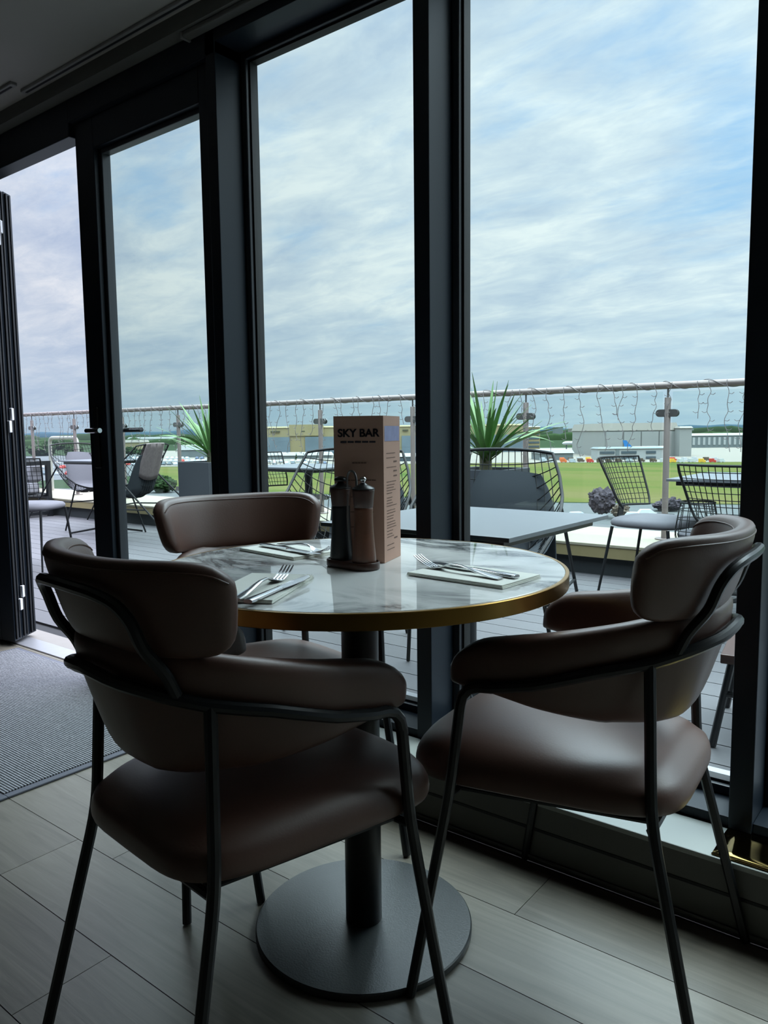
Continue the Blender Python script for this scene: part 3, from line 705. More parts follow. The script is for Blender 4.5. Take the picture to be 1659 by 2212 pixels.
# ---- planters with spiky plants
def yucca(label, x, y, tips, seed):
    t = empty('potted_yucca', label, 'potted plant', (x, y, 0), 0, 'spiky plants in dark planters by the balustrade')
    w, h_ = .225, .752
    k = MB(); k.box(-w, w, -w, -w+.02, 0, h_).box(-w, w, w-.02, w, 0, h_).box(-w, -w+.02, -w+.02, w-.02, 0, h_).box(w-.02, w, -w+.02, w-.02, 0, h_).box(-w+.02, w-.02, -w+.02, w-.02, 0, .03)
    k.build('planter', MT['planter'], t, smooth=0, bevel=.004)
    MB().box(-w+.02, w-.02, -w+.02, w-.02, .6, h_-.035).build('soil', MT['soil'], t, smooth=0)
    MB().lathe([(0, .7), (.05, .7), (.042, .78), (.045, .86), (0, .88)], 16).build('stem', MT['stem'], t)
    rr = random.Random(seed); k = MB()
    ts = [(a, rr.uniform(-.25, .25), b) for a, b in tips]
    for i in range(34):
        a = rr.uniform(0, 2*pi); el = rr.uniform(.25, 1.3); L = rr.uniform(.45, .66); ts.append((L*cos(a)*cos(el), L*sin(a)*cos(el), L*sin(el)))
    for (dx, dy, dz) in ts:
        P0 = Vector((dx*.06, dy*.06, .79+rr.uniform(0, .07))); tip = Vector((dx, dy, .78+dz)); d = tip-P0
        hor = Vector((d.x, d.y, 0)); side = Vector((-hor.y, hor.x, 0)); side = side.normalized() if side.length > 1e-3 else Vector((1, 0, 0))
        nrm = d.cross(side).normalized(); droop = rr.uniform(.0, .10)*hor.length/.5; wd = rr.uniform(.013, .019); N = 9; rings = []
        tw = rr.uniform(-.5, .5)
        sd = (side*cos(tw)+nrm*sin(tw)).normalized(); nn = d.cross(sd).normalized()
        for j in range(N+1):
            u = j/N; c = P0+d*u+Vector((0, 0, droop*4*u*(1-u)-.0*u)); wj = wd*(min(1, .55+u*2.2) if u < .3 else 1.)*(1-max(0, (u-.35)/.65)**1.5)+.0008
            rings.append([c-sd*wj, c-nn*.006*(1-u)-sd*wj*.1, c+sd*wj, c+nn*.002])
        k.rings(rings)
    k.build('foliage', MT['leaf'], t, smooth=60); return t
yucca('big spiky green yucca in a dark square planter, right of the middle mullion', -2.725, 4.62, [(-.14, .60), (.01, .62), (.12, .56), (.27, .53), (.41, .42), (.45, .29), (-.29, .57), (.2, .48), (-.22, .42), (.33, .33), (.05, .5), (-.05, .52)], 4)
yucca('spiky green yucca in a dark square planter, partly behind the wide left mullion', -5.80, 4.74, [(-.45, .55), (-.30, .40), (-.42, .33), (-.55, .36), (-.35, .5), (-.15, .6), (.2, .55), (.35, .4)], 9)

# ---- outdoor tables
def table(label, x, y, z, w, dpt, rz, kind='x', group='grey outdoor cafe tables'):
    t = empty('outdoor_table', label, 'table', (x, y, 0), rz, group)
    MB().box(-w/2, w/2, -dpt/2, dpt/2, z-.014, z).build('tabletop', MT['slate'], t, smooth=0, bevel=.0015)
    MB().box(-w/2+.04, w/2-.04, -dpt/2+.04, dpt/2-.04, z-.038, z-.0145).build('apron_frame', MT['black'], t, smooth=0, bevel=.003)
    MB().tube([(0, 0, .05), (0, 0, z-.04)], .032, 16).build('post', MT['black'], t)
    for a in (45, 135, 225, 315):
        MB().tube(rpath([(.02*cos(R(a)), .02*sin(R(a)), .07), (.10*cos(R(a)), .10*sin(R(a)), .055), (.36*cos(R(a)), .36*sin(R(a)), .014)], .05), .013, 8).build('foot', MT['black'], t)
    return t
table('grey square outdoor table just outside the glass, behind the round table', -1.42, 2.285, .705, .73, .73, 0)
table('grey outdoor table seen through the middle window, left of the menu stand', -4.42, 4.62, .74, .82, .70, 0)
table('grey outdoor table at the right, behind a wire chair back', -.96, 4.62, .74, .80, .80, 0)
table('grey outdoor table between two lounge chairs behind the door stile', -7.13, 4.42, .76, .62, .62, R(5))
# ---- wire lounge chairs
def lsurf(u, v):
    ks = [0, .22, .45, .6, .8, 1.]
    cy = interp(ks, [.30, .13, -.04, -.14, -.205, -.275], v); cz = interp(ks, [.445, .40, .385, .455, .68, .925], v)
    ex = interp(ks, [.255, .30, .325, .322, .30, .262], v); ey = interp(ks, [.265, .15, .04, -.06, -.155, -.235], v); ez = interp(ks, [.50, .58, .68, .725, .81, .905], v)
    w = abs(u)**2.4
    return Vector((ex*u, lerp(cy, ey, w), lerp(cz, ez, w)))
def make_lounge(label, loc, rz, cushm):
    t = empty('wire_lounge_chair', label, 'chair', loc, rz, 'black wire lounge chairs on the terrace')
    NV = 24; vs = [i/NV for i in range(NV+1)]; us = [-1+2*i/20 for i in range(21)]
    k = MB()
    for i in range(1, 18): u = -1+2*i/18; k.tube(cr([lsurf(u, v) for v in vs[::2]], 2), .0022, 5)
    for i in range(1, 17): v = i/17; k.tube([lsurf(u, v) for u in us], .0026, 5)
    k.build('wire_grid', MT['wire'], t)
    rim = [lsurf(-1, v) for v in vs]+[lsurf(u, 1) for u in us[1:-1]]+[lsurf(1, v) for v in reversed(vs)]+[lsurf(u, 0) for u in reversed(us[1:-1])]
    MB().tube(rim, .0075, 8, closed=True).build('rim', MT['wire'], t)
    for sx in (-1, 1):
        ap = lsurf(sx, .47); fc = lsurf(sx, 0)
        MB().tube([fc, (sx*.32, .12, .004)], .0085, 8).build('leg', MT['wire'], t)
        MB().tube([ap, (sx*.38, -.70, .004)], .0085, 8).build('leg', MT['wire'], t)
    k = MB(); k.tube([(-.297, .21, .31), (.297, .21, .31)], .007, 8)
    for sx in (-1, 1): k.tube([(sx*.297, .21, .31), (sx*.356, -.377, .31)], .007, 8)
    k.build('stretcher', MT['wire'], t)
    # shaped cushion following the shell
    N, M_ = 20, 14
    def cpt(i, j):
        v = .02+.90*i/N; um = .84*(1-max(0, (v-.74)/.18)**3*.24)*(1-max(0, (.08-v)/.08)**2*.12); return (um*.80*(-1+2*j/M_)-.27, v)
    def csurf(u, v):
        p = lsurf(u, v); q = lsurf(0, v); f_ = .45 if v > .5 else .7; return Vector((p.x, lerp(q.y, p.y, f_), lerp(q.z, p.z, f_ if v < .5 else .05)-(.035*abs(u)**2 if v > .6 else 0)))
    def nrm(u, v):
        a = lsurf(min(1, u+.02), v)-lsurf(max(-1, u-.02), v); b = lsurf(u, min(1, v+.02))-lsurf(u, max(0, v-.02)); n_ = a.cross(b).normalized(); return n_ 
    top, bot = [], []
    for i in range(N+1):
        ra, rb = [], []
        for j in range(M_+1):
            u, v = cpt(i, j); p = csurf(u, v); n_ = nrm(u, v)
            if n_.y*1.0+n_.z < 0: n_ = -n_
            e = (1-abs(-1+2*j/M_)**6)*(1-abs(-1+2*i/N)**8)
            ra.append(p+n_*(.010+.034*max(.15, e))); rb.append(p+n_*.007)
        top.append(ra); bot.append(rb)
    k = MB(); k.rings([a+list(reversed(b)) for a, b in zip(top, bot)]); k.build('cushion', cushm, t, smooth=60)
    return t
lg = make_lounge('black wire lounge chair with charcoal cushion, behind the near outdoor table on its right', (-1.70, 2.88, 0), R(-70-90), MT['cushd'])
dup(lg, (-2.58, 2.98, 0), R(-60-90), 'black wire lounge chair mostly hidden behind the menu stand')
dup(lg, (-6.60, 4.42, 0), R(200-90), 'black wire lounge chair seen through the door pane, turned away to the left')
def recolour(o, m_):  # swaps in another cushion colour
    for c in [x for x in bpy.data.objects if x.parent == o]:
        if c.name.startswith('cushion'): c.data = c.data.copy(); c.data.materials[0] = m_
o = dup(lg, (-7.78, 4.60, 0), R(-2-90), 'wire lounge chair with light grey cushion in the open doorway'); recolour(o, MT['cushl'])
t = empty('blanket', 'striped blanket hung over the back of the lounge chair behind the door pane', 'blanket', (-6.60, 4.42, 0), R(200-90))
k = MB(); rg = []
for j in range(13):
    u = -.62+1.1*j/12; q = lsurf(u, .995); r_ = []
    for i in range(9):
        v = 1-.30*i/8; p = lsurf(u, v); r_.append(p+Vector((0, -.014-.004*sin(j*1.3), .0)))
    r_ = [lsurf(u, .8)+Vector((0, .012, .006)), lsurf(u, .9)+Vector((0, .012, .006)), q+Vector((0, .01, .012)), q+Vector((0, -.008, .013))]+r_
    rg.append(r_)
k.rings(rg, cap=False, closed=False).build('cloth', MT['plaid'], t, smooth=60)
t.children[0].modifiers.new('s', 'SOLIDIFY').thickness = .003

# ---- wire dining chairs
def make_wire_dining(label, loc, rz):
    t = empty('wire_dining_chair', label, 'chair', loc, rz, 'wire backed dining chairs on the terrace')
    def bs(u, v):   # back panel, v 0 bottom .. 1 top
        w = lerp(.19, .245, min(1, v*1.1))*(1-.10*max(0, (.25-v)/.25)**2); return Vector((w*u, -.19-.115*v+.085*u*u, .56+.285*v+.0*u))
    k = MB()
    for i in range(1, 16): u = -1+2*i/16; k.tube([bs(u, j/8) for j in range(9)], .0022, 5)
    for i in range(1, 9): v = i/9; k.tube([bs(-1+2*j/14, v) for j in range(15)], .0022, 5)
    k.build('wire_back', MT['wire'], t)
    rim = [bs(-1+2*j/14, 0) for j in range(15)]+[bs(1, j/8) for j in range(1, 9)]+[bs(1-2*j/14, 1) for j in range(1, 15)]+[bs(-1, 1-j/8) for j in range(1, 8)]
    MB().tube(rim, .0065, 8, closed=True).build('back_rim', MT['wire'], t)
    MB().rings([[(-.03, -.195, .57), (.03, -.195, .57), (.03, -.203, .57), (-.03, -.203, .57)], [(-.03, -.205, .50), (.03, -.205, .50), (.03, -.213, .50), (-.03, -.213, .50)], [(-.03, -.17, .455), (.03, -.17, .455), (.03, -.17, .447), (-.03, -.17, .447)]]).build('back_bracket', MT['wire'], t, smooth=0)
    rings = []
    for kk, z in ((.02, .452), (.9, .452), (.98, .458), (1., .47), (.985, .485), (.93, .496), (.8, .503), (.4, .507), (.02, .508)):
        rings.append([(.222*kk*spow(cos(2*pi*i/40), .6), .01+.222*kk*spow(sin(2*pi*i/40), .6), z) for i in range(40)])
    MB().rings(rings).build('seat_pad', MT['cushl'], t, smooth=60)
    for sx in (-1, 1):
        MB().tube([(sx*.19, .17, .452), (sx*.225, .225, .004)], .010, 8, r2=.007).build('leg', MT['wire'], t)
        MB().tube([(sx*.19, -.16, .452), (sx*.225, -.235, .004)], .010, 8, r2=.007).build('leg', MT['wire'], t)
    return t
wd = make_wire_dining('wire backed chair with pale grey seat pad beside the clamp post', (-1.50, 4.45, 0), R(-6-90))
dup(wd, (-.875, 3.86, 0), R(90-90), 'wire backed chair seen from behind at the right, above the right armchair')
dup(wd, (-4.66, 4.58, 0), R(8-90), 'wire backed chair at the left end of the middle window table')
P_ = at_z(92, 1238, 0)
dup(wd, (P_.x-.312, P_.y+.091, 0), R(120-90), 'wire backed chair half hidden by the folded door leaves')
t = empty('wire_stool', 'small black wire basket stool under the right outdoor table', 'stool', (-1.19, 4.22, 0))
k = MB()
for i in range(14):
    a = 2*pi*i/14; k.tube(cr([(.08*cos(a), .08*sin(a), .36), (.11*cos(a), .11*sin(a), .44), (.10*cos(a), .10*sin(a), .54), (.085*cos(a), .085*sin(a), .62)], 4), .0024, 5)
for r_, z in ((.105, .42), (.11, .47), (.102, .53), (.092, .58)): k.tube([(r_*cos(2*pi*i/24), r_*sin(2*pi*i/24), z) for i in range(24)], .0024, 5, closed=True)
k.build('wire_basket', MT['wire'], t)
MB().tube([(.085*cos(2*pi*i/24), .085*sin(2*pi*i/24), .62) for i in range(24)], .006, 6, closed=True).build('rim', MT['wire'], t)
MB().lathe([(0, .43), (.095, .43), (.10, .45), (.08, .465), (0, .468)], 24).build('seat_pad', MT['cushl'], t)
for i in range(3):
    a = 2*pi*i/3+.4; MB().tube([(.07*cos(a), .07*sin(a), .38), (.11*cos(a), .11*sin(a), .004)], .007, 8).build('leg', MT['wire'], t)

t = empty('low_table', 'low brown outdoor table glimpsed under the right armchair arm, by the far right mullion', 'table', (-.43, 2.72, 0), R(8))
MB().box(-.22, .22, -.2, .2, .275, .305).build('tabletop', MT['woodd'], t, smooth=0, bevel=.003)
for sx in (-1, 1):
    for sy in (-1, 1): MB().tube([(sx*.19, sy*.15, .28), (sx*.235, sy*.20, .004)], .012, 8).build('leg', MT['black'], t)
k = MB(); k.tube([(-.208, -.17, .17), (.208, -.17, .17)], .010, 8); k.tube([(-.208, .17, .17), (.208, .17, .17)], .010, 8); k.build('stretcher', MT['black'], t)

# ---- sofa and guard hoop at the far left
t = empty('outdoor_sofa', 'dark framed outdoor sofa with pale cushions in the open doorway', 'sofa', (-9.98, 4.62, 0), R(0))
k = MB(); 
for x in (-.70, .70):
    for y in (-.36, .36): k.box(x-.03, x+.03, y-.025, y+.025, 0, .70)
    k.box(x-.03, x+.03, -.335, .335, .645, .70).box(x-.025, x+.025, -.335, .335, .03, .07)
k.box(-.67, .67, -.385, -.335, .22, .29).box(-.67, .67, .335, .385, .22, .29).box(-.67, .67, .335, .385, .645, .70).box(-.67, .67, -.335, .335, .25, .28)
k.build('frame', MT['black'], t, smooth=0, bevel=.003)
for x in (-.33, .33):
    MB().box(x-.315, x+.315, -.37, .28, .285, .43).build('seat_cushion', MT['cushw'], t, smooth=40, bevel=.035)
    MB().box(x-.30, x+.30, .17, .32, .435, .66).build('back_cushion', MT['cushw'], t, smooth=40, bevel=.035)
a = at_y(107, 946, 5.75); b_ = at_y(166, 946, 5.75)
t = empty('guard_hoop', 'cream metal tube hoop beyond the balustrade in the open doorway', 'guard rail', (a.x, 5.75, .225))
MB().tube(rpath([(0, 0, 0), (0, 0, a.z-.225), (b_.x-a.x, 0, a.z-.225), (b_.x-a.x, 0, 0)], .09, 6), .026, 12).build('tube', MT['hoop'], t)
# ================================================================== AIRFIELD
GZ = -14.0
struct('ground', MB().box(-9000, 6000, 5.91, 12000, GZ-2, GZ), MT['farland'], 'land beyond the building')
def zone(name, pts, z, material, label):
    P = [at_z(x, y, z) for x, y in pts]
    return struct(name, MB().prism([(p.x, p.y) for p in P], GZ-.5, z), material, label)
zone('asphalt_yard', [(-60, 1240), (1900, 1240), (1900, 1094), (1200, 1086), (500, 1062), (-60, 1052)], GZ+.03, MT['asphalt'], 'service road and yard below the terrace')
zone('airfield_turf', [(330, 1056), (500, 1060), (1200, 1084), (1900, 1092), (1900, 997), (1100, 1000), (330, 1009)], GZ+.05, MT['grass'], 'mown grass of the airfield')
zone('airfield_apron', [(330, 1008), (1100, 999.5), (1900, 996.5), (1900, 962), (330, 974)], GZ+.04, MT['apron'], 'concrete apron beyond the grass')
zone('car_park', [(-60, 1046), (325, 1026), (325, 980), (-60, 988)], GZ+.06, MT['asphalt'], 'distant car park at the left')
RZ = YAW-pi/2
def spot(px, py): 
    p = at_z(px, py, GZ); return p, (p-EYE).dot(fw)
def bld(name, label, cat, px0, px1, pt, pb, depth, wallm, roofm=None, roofh=0., group=None):
    p, D = spot((px0+px1)/2, pb); s = D/F; w = (px1-px0)*s; h_ = (pb-pt)*s; rh = roofh*s
    t = empty(name, label, cat, p, RZ, group)
    MB().box(-w/2, w/2, 0, depth, -.3, h_-rh).build('wall', wallm, t, smooth=0)
    if roofm: MB().rings([[(-w/2-.5, -.6, h_-rh), (w/2+.5, -.6, h_-rh), (w/2+.5, depth+.6, h_-rh), (-w/2-.5, depth+.6, h_-rh)], [(-w/2+w*.02, .5, h_), (w/2-w*.02, .5, h_), (w/2-w*.02, depth-.5, h_), (-w/2+w*.02, depth-.5, h_)]]).build('roof', roofm, t, smooth=0)
    return t, s, w, h_
# grey hangar
t, s, w, h_ = bld('hangar', 'large pale grey hangar with a wide flat roof at the right', 'hangar', 1303, 1463, 914, 986, 70, MT['hangar'], MT['hangarr'], 16)
for i in range(4): MB().box(-w/2+w*(.03+.24*i), -w/2+w*(.255+.24*i), -.6, .2, 0, h_*.74).build('door_panel', MT['hangar'], t, smooth=0, bevel=.1)
t, s, w, h_ = bld('hangar_annex', 'low pale wing joined to the right of the grey hangar', 'building', 1467, 1493, 921, 986, 12, MT['hangar'], MT['hangarr'], 4)
t, s, w, h_ = bld('hangar_annex', 'pale wing joined to the left of the grey hangar', 'building', 1271, 1299, 926, 973, 12, MT['hangar'], MT['hangarr'], 4)
# tan hangar range
t, s, w, h_ = bld('hangar', 'long tan hangar range with dark openings behind the menu and the plant', 'hangar', 560, 1140, 919, 979, 60, MT['tan'], MT['tan'], 3)
X = lambda px: (px-850)*s
for a, b_ in ((571, 627), (660, 735), (745, 815), (868, 905), (925, 1000), (1010, 1132)):
    MB().box(X(a), X(b_), -.8, .5, 0, h_*.62).build('opening', MT['tand'], t, smooth=0)
for a, b_ in ((586, 606), (652, 660), (870, 882)): MB().box(X(a), X(b_), -1.0, .1, h_*.80, h_*.84).build('sign_band', MT['stem'], t, smooth=0)
MB().box(X(626), X(700), -.9, .1, h_*.66, h_*1.06).build('raised_front', MT['tan'], t, smooth=0)
t, s, w, h_ = bld('office_block', 'yellow brick office block right of the big plant', 'building', 1139, 1166, 921, 973, 25, MT['tan'], MT['hangarr'], 2)
for i in range(5): MB().box(-w*.45, w*.45, -.3, .1, h_*(.12+.17*i), h_*(.20+.17*i)).build('window_strip', MT['win'], t, smooth=0)
t, s, w, h_ = bld('terminal_building', 'very long pale building at the far right behind parked aircraft', 'building', 1494, 1760, 936, 966, 60, MT['bgrey'], MT['bwhite'], 4)
for i in range(24): MB().box(-w/2+w*(i+.15)/24, -w/2+w*(i+.6)/24, -.3, .1, h_*.2, h_*.75).build('window_strip', MT['bwhite'], t, smooth=0)
# two-storey white building in front of the hangar
t, s, w, h_ = bld('site_office', 'white two storey office building in front of the grey hangar', 'building', 1291, 1440, 966, 993, 12, MT['bwhite'], MT['bgrey'], 3)
for a, b_ in ((.03, .24), (.34, .56), (.70, .84)):
    MB().box(-w/2+w*a, -w/2+w*b_, -.3, .1, h_*.48, h_*.68).build('window_strip', MT['win'], t, smooth=0)
    MB().box(-w/2+w*a, -w/2+w*b_, -.3, .1, h_*.08, h_*.25).build('window_strip', MT['win'], t, smooth=0)
MB().box(-w/2+w*.26, -w/2+w*.31, -.35, .1, 0, h_*.9).build('stair_tower', MT['bgrey'], t, smooth=0)
t, s, w, h_ = bld('shed', 'low white roofed shed left of the site office', 'shed', 1166, 1238, 972, 994, 22, MT['bgrey'], MT['bwhite'], 7)
t, s, w, h_ = bld('shed', 'long low white shed in front of the tan hangars', 'shed', 566, 716, 978, 991, 14, MT['bgrey'], MT['bwhite'], 6)
t, s, w, h_ = bld('shed', 'low white shed between the menu and the middle mullion', 'shed', 845, 1010, 980, 996, 14, MT['win'], MT['bwhite'], 6)
t, s, w, h_ = bld('warehouse', 'long white roofed warehouse beside the left yucca', 'warehouse', 384, 462, 962, 988, 30, MT['bgrey'], MT['bwhite'], 10)
t, s, w, h_ = bld('warehouse', 'beige warehouse seen just right of the door stile', 'warehouse', 258, 302, 951, 973, 30, MT['tan'], MT['hangarr'], 5)
t, s, w, h_ = bld('warehouse', 'distant pale warehouse above the lounge chair back', 'warehouse', 276, 392, 944, 957, 30, MT['bwhite'], MT['bwhite'], 4)
t, s, w, h_ = bld('tower_block', 'distant blue grey tower block on the skyline', 'building', 1199, 1216, 922, 941, 30, MT['bgrey'], MT['bgrey'], 1)
t, s, w, h_ = bld('apartment_row', 'distant brownish row of flats on the skyline', 'building', 1232, 1268, 925, 940, 30, MT['brick'], MT['brick'], 1)
# masts
def mast(label, px, pt, pb):
    p, D = spot(px, pb); h_ = (pb-pt)*D/F
    t = empty('floodlight_mast', label, 'mast', p, RZ, 'blue masts by the grey hangar')
    MB().tube([(0, 0, 0), (0, 0, h_)], .65, 8).build('pole', MT['bluep'], t)
    MB().box(-1.6, 1.6, -.5, .5, h_, h_+.9).build('lamp_head', MT['bgrey'], t, smooth=0)
mast('blue mast at the left end of the grey hangar', 1277, 931, 976); mast('blue mast at the right end of the grey hangar', 1491, 930, 977)
# aircraft
def plane(label, px0, px1, pc, pb, mirror, tailm, group='parked airliners'):
    p, D = spot((px0+px1)/2, pb); s = D/F; L = (px1-px0)*s; r = L*.052; zc = (pb-pc)*s
    t = empty('airliner', label, 'aircraft', p, RZ+(pi if mirror else 0), group)
    prof = [(-.5, .02), (-.49, .35), (-.46, .7), (-.40, 1.), (.22, 1.), (.36, .72), (.46, .36), (.5, .10)]
    k = MB(); k.rings([[(x*L, r*f_*cos(2*pi*j/16), zc+r*f_*sin(2*pi*j/16)+(r*(1-f_)*.55 if x > 0 else -r*(1-f_)*.25)) for j in range(16)] for x, f_ in prof]); k.build('fuselage', MT['pwhite'], t)
    MB().prism([(.33*L, 0), (.50*L, 0)], 0, 0)
    k = MB(); z0 = zc+r*.7
    k.rings([[(.30*L, -.3, z0), (.47*L, -.3, z0), (.47*L, .3, z0), (.30*L, .3, z0)], [(.44*L, -.15, z0+L*.155), (.52*L, -.15, z0+L*.155), (.52*L, .15, z0+L*.155), (.44*L, .15, z0+L*.155)]]).build('tail_fin', tailm, t, smooth=0)
    k = MB()
    for sy in (-1, 1):
        k.rings([[(-.10*L, sy*r*.5, zc-r*.6), (.09*L, sy*r*.5, zc-r*.6), (.09*L, sy*r*.5, zc-r*.4), (-.10*L, sy*r*.5, zc-r*.4)], [(.13*L, sy*L*.42, zc-r*.2), (.18*L, sy*L*.42, zc-r*.2), (.18*L, sy*L*.42, zc-r*.1), (.13*L, sy*L*.42, zc-r*.1)]])
    k.build('wing', MT['silver'], t, smooth=0)
    k = MB()
    for sy in (-1, 1): k.rings([[(.36*L, sy*r*.3, zc+r*.3), (.47*L, sy*r*.3, zc+r*.3), (.47*L, sy*r*.3, zc+r*.42), (.36*L, sy*r*.3, zc+r*.42)], [(.45*L, sy*L*.15, zc+r*.5), (.49*L, sy*L*.15, zc+r*.5), (.49*L, sy*L*.15, zc+r*.58), (.45*L, sy*L*.15, zc+r*.58)]])
    k.build('tailplane', MT['pwhite'], t, smooth=0)
    for sy in (-1, 1): MB().tube([(-.06*L, sy*L*.13, zc-r*1.0), (.03*L, sy*L*.13, zc-r*1.0)], r*.42, 10).build('engine', MT['silver'], t)
    k = MB()
    for x, y in ((-.38*L, 0), (.02*L, -r*.9), (.02*L, r*.9)): k.tube([(x, y, zc-r*.8), (x, y, 0)], .35, 6)
    k.build('landing_gear', MT['win'], t)
plane('white airliner left of the grey hangar, beyond the low shed', 1214, 1292, 957, 978, False, MT['pwhite'])
plane('white airliner with a bright blue tail fin in front of the grey hangar', 1346, 1442, 969, 989, True, MT['blue'])
plane('white airliner in front of the long terminal, nearer the hangar', 1496, 1540, 957, 964, False, MT['red'])
plane('white airliner in front of the long terminal, by the right mullion', 1570, 1625, 957, 964, False, MT['navy'])
plane('white airliner in the middle window, in front of the tan hangars', 566, 640, 968.5, 976, False, MT['pwhite'])
# vehicles
def vehicle_mesh(name, L, W_, H_, material, cab):
    k = MB()
    b = [(-.5, 0.14), (-.5, .52), (-.46, .58), (.30, .58), (.5, .48), (.5, .14)] if not cab else [(-.5, .14), (-.5, 1.), (.22, 1.), (.22, .62), (.42, .60), (.5, .42), (.5, .14)]
    k.rings([[(x*L, -W_/2, z*H_) for x, z in b], [(x*L, W_/2, z*H_) for x, z in b]])
    if not cab: k.rings([[(x*L, y*W_, .58*H_) for x, y in ((-.40, -.46), (.26, -.46), (.26, .46), (-.40, .46))], [(x*L, y*W_, H_) for x, y in ((-.28, -.38), (.08, -.38), (.08, .38), (-.28, .38))]])
    for x in (-.3, .3):
        for y in (-.5, .5): k.rings([[(x*L+.33*cos(2*pi*j/10), y*W_*.98-.1, .33+.33*sin(2*pi*j/10)) for j in range(10)], [(x*L+.33*cos(2*pi*j/10), y*W_*.98+.1, .33+.33*sin(2*pi*j/10)) for j in range(10)]])
    me_o = k.build(name, material, smooth=0); me = me_o.data; bpy.data.objects.remove(me_o); return me
cols = dict(white='pwhite', silver='silver', red='red', navy='navy', black='win', green='green')
carm = {c: vehicle_mesh('car', 4.4, 1.8, 1.5, MT[m_], False) for c, m_ in cols.items()}
vr = random.Random(17)
def put(name, me, label, cat, group, px, py, rz):
    o = bpy.data.objects.new(name, me); COL.objects.link(o); o.location = at_z(px, py, GZ); o.location.z = GZ+.06; o.rotation_euler = (0, 0, rz); tag(o, label, cat, group)
def cars(px0, px1, rows, where, group):
    for py in rows:
        px = px0+vr.uniform(0, 4)
        while px < px1:
            D = spot(px, py)[1]; c = vr.choice(['white', 'white', 'silver', 'silver', 'red', 'navy', 'black'])
            put('car', carm[c], 'small %s car %s' % (c, where), 'car', group, px, py, RZ+pi/2+vr.uniform(-.06, .06))
            px += 3.0*F/D*vr.choice((1, 1, 1, 2))
cars(276, 446, (992, 998, 1005), 'in the distant car park behind the lounge chair', 'cars behind the door pane')
cars(66, 184, (1002, 1012, 1026), 'in the distant car park beyond the doorway', 'cars beyond the open doorway')
cars(566, 712, (998.5, 1003.5), 'parked by the apron left of the menu stand', 'cars left of the menu')
gse = {'yellow': ('yellow', 1), 'orange': ('orange', 1), 'white': ('pwhite', 1), 'silver': ('silver', 1), 'red': ('red', 1), 'dark': ('trunk', 1)}
gm = {c: vehicle_mesh('ramp_truck', 3.0, 1.6, 1.7, MT[m_], cab) for c, (m_, cab) in gse.items()}
for row in (995.6, 998.8):
    px = 1170+vr.uniform(0, 6)
    while px < 1562:
        D = spot(px, row)[1]; c = vr.choice(['yellow', 'yellow', 'orange', 'white', 'white', 'silver', 'dark', 'dark', 'red']) if not 1455 < px < 1500 else 'white'
        if not 1434 < px < 1446 and not (row < 997 and 1285 < px < 1446): put('ramp_truck', gm[c], 'small %s service vehicle in the row between grass and apron' % c, 'truck', 'service vehicles along the grass', px, row+vr.uniform(-.8, .8), RZ+vr.uniform(-.5, .5))
        px += vr.uniform(3.6, 5.6)*F/D
for px, py, c in ((1250, 1126, 'silver'), (1372, 1127, 'white'), (1400, 1120, 'white'), (410, 1064, 'red'), (430, 1066, 'silver')):
    put('car', carm[c], '%s car parked in the yard below the balustrade, %s' % (c, 'by the left yucca' if px < 500 else 'left of the dark tree' if px < 1260 else 'just left of the clamp post'), 'car', 'cars in the yard', px, py, RZ+vr.uniform(-.4, .4))
# vegetation
def blob_mesh(name, material, seed, n, rx, rz_, cone=False):
    rr = random.Random(seed); bm = bmesh.new()
    for i in range(n):
        u = rr.random(); a = rr.uniform(0, 2*pi); r_ = rr.uniform(.05, .62)
        c = Vector((rx*r_*cos(a), rx*r_*sin(a), rz_*(.35+.5*rr.random()))) if not cone else Vector((rx*(1-u)*.6*cos(a), rx*(1-u)*.6*sin(a), rz_*(.15+.8*u)))
        rad = rx*rr.uniform(.20, .34)*(1-u*.7 if cone else 1)
        q = bmesh.ops.create_icosphere(bm, subdivisions=3, radius=rad, matrix=Matrix.Translation(c))
        for v in q['verts']:
            d = (v.co-c); v.co = c+d*(1+.45*noise.noise(v.co*(7/rx))+.45*noise.noise(v.co*(19/rx)))
    if not cone:
        q = bmesh.ops.create_icosphere(bm, subdivisions=4, radius=1.)
        for v in q['verts']:
            d = v.co.copy(); f_ = 1+.30*noise.noise(d*3.1+Vector((seed, 0, 0)))+.22*noise.noise(d*8.)+.14*noise.noise(d*19.)
            v.co = Vector((d.x*rx*.80*f_, d.y*rx*.80*f_, rz_*.58+d.z*rz_*.42*f_))
    me = bpy.data.meshes.new(name); bm.to_mesh(me); bm.free(); me.materials.append(material); return me
def tree(label, px, pb, hpx, wpx, material, seed, cone=False, group=None):
    p, D = spot(px, pb); s = D/F
    t = empty('tree', label, 'tree', p, 0, group)
    o = bpy.data.objects.new('crown', blob_mesh('crown', material, seed, 30, wpx*s/2*1.15, hpx*s, cone)); COL.objects.link(o); o.parent = t
    MB().tube([(0, 0, -.2), (0, 0, hpx*s*.5)], max(.12, wpx*s*.035), 8).build('trunk', MT['trunk'], t)
tree('dark purple leaved tree below the balustrade, right of the near outdoor table', 1300, 1118, 62, 58, MT['treep'], 1)
tree('low dark shrub behind the clamp post', 1440, 1104, 22, 60, MT['treep'], 2)
tree('pale shrub right of the dark purple tree', 1340, 1122, 30, 40, MT['trunk'], 12)
tree('left of two small conifers by the white shed', 640, 995, 18, 7, MT['tree'], 3, True)
tree('right of two small conifers by the white shed', 656, 995, 18, 7, MT['tree'], 4, True)
tree('bushy tree just right of the door stile, below the beige warehouse', 283, 984, 18, 24, MT['tree'], 5)
tree('bushy tree left of the lounge chair back', 308, 986, 14, 26, MT['tree'], 6)
tree('round tree in the doorway under the guard hoop', 125, 974, 22, 34, MT['tree'], 7)
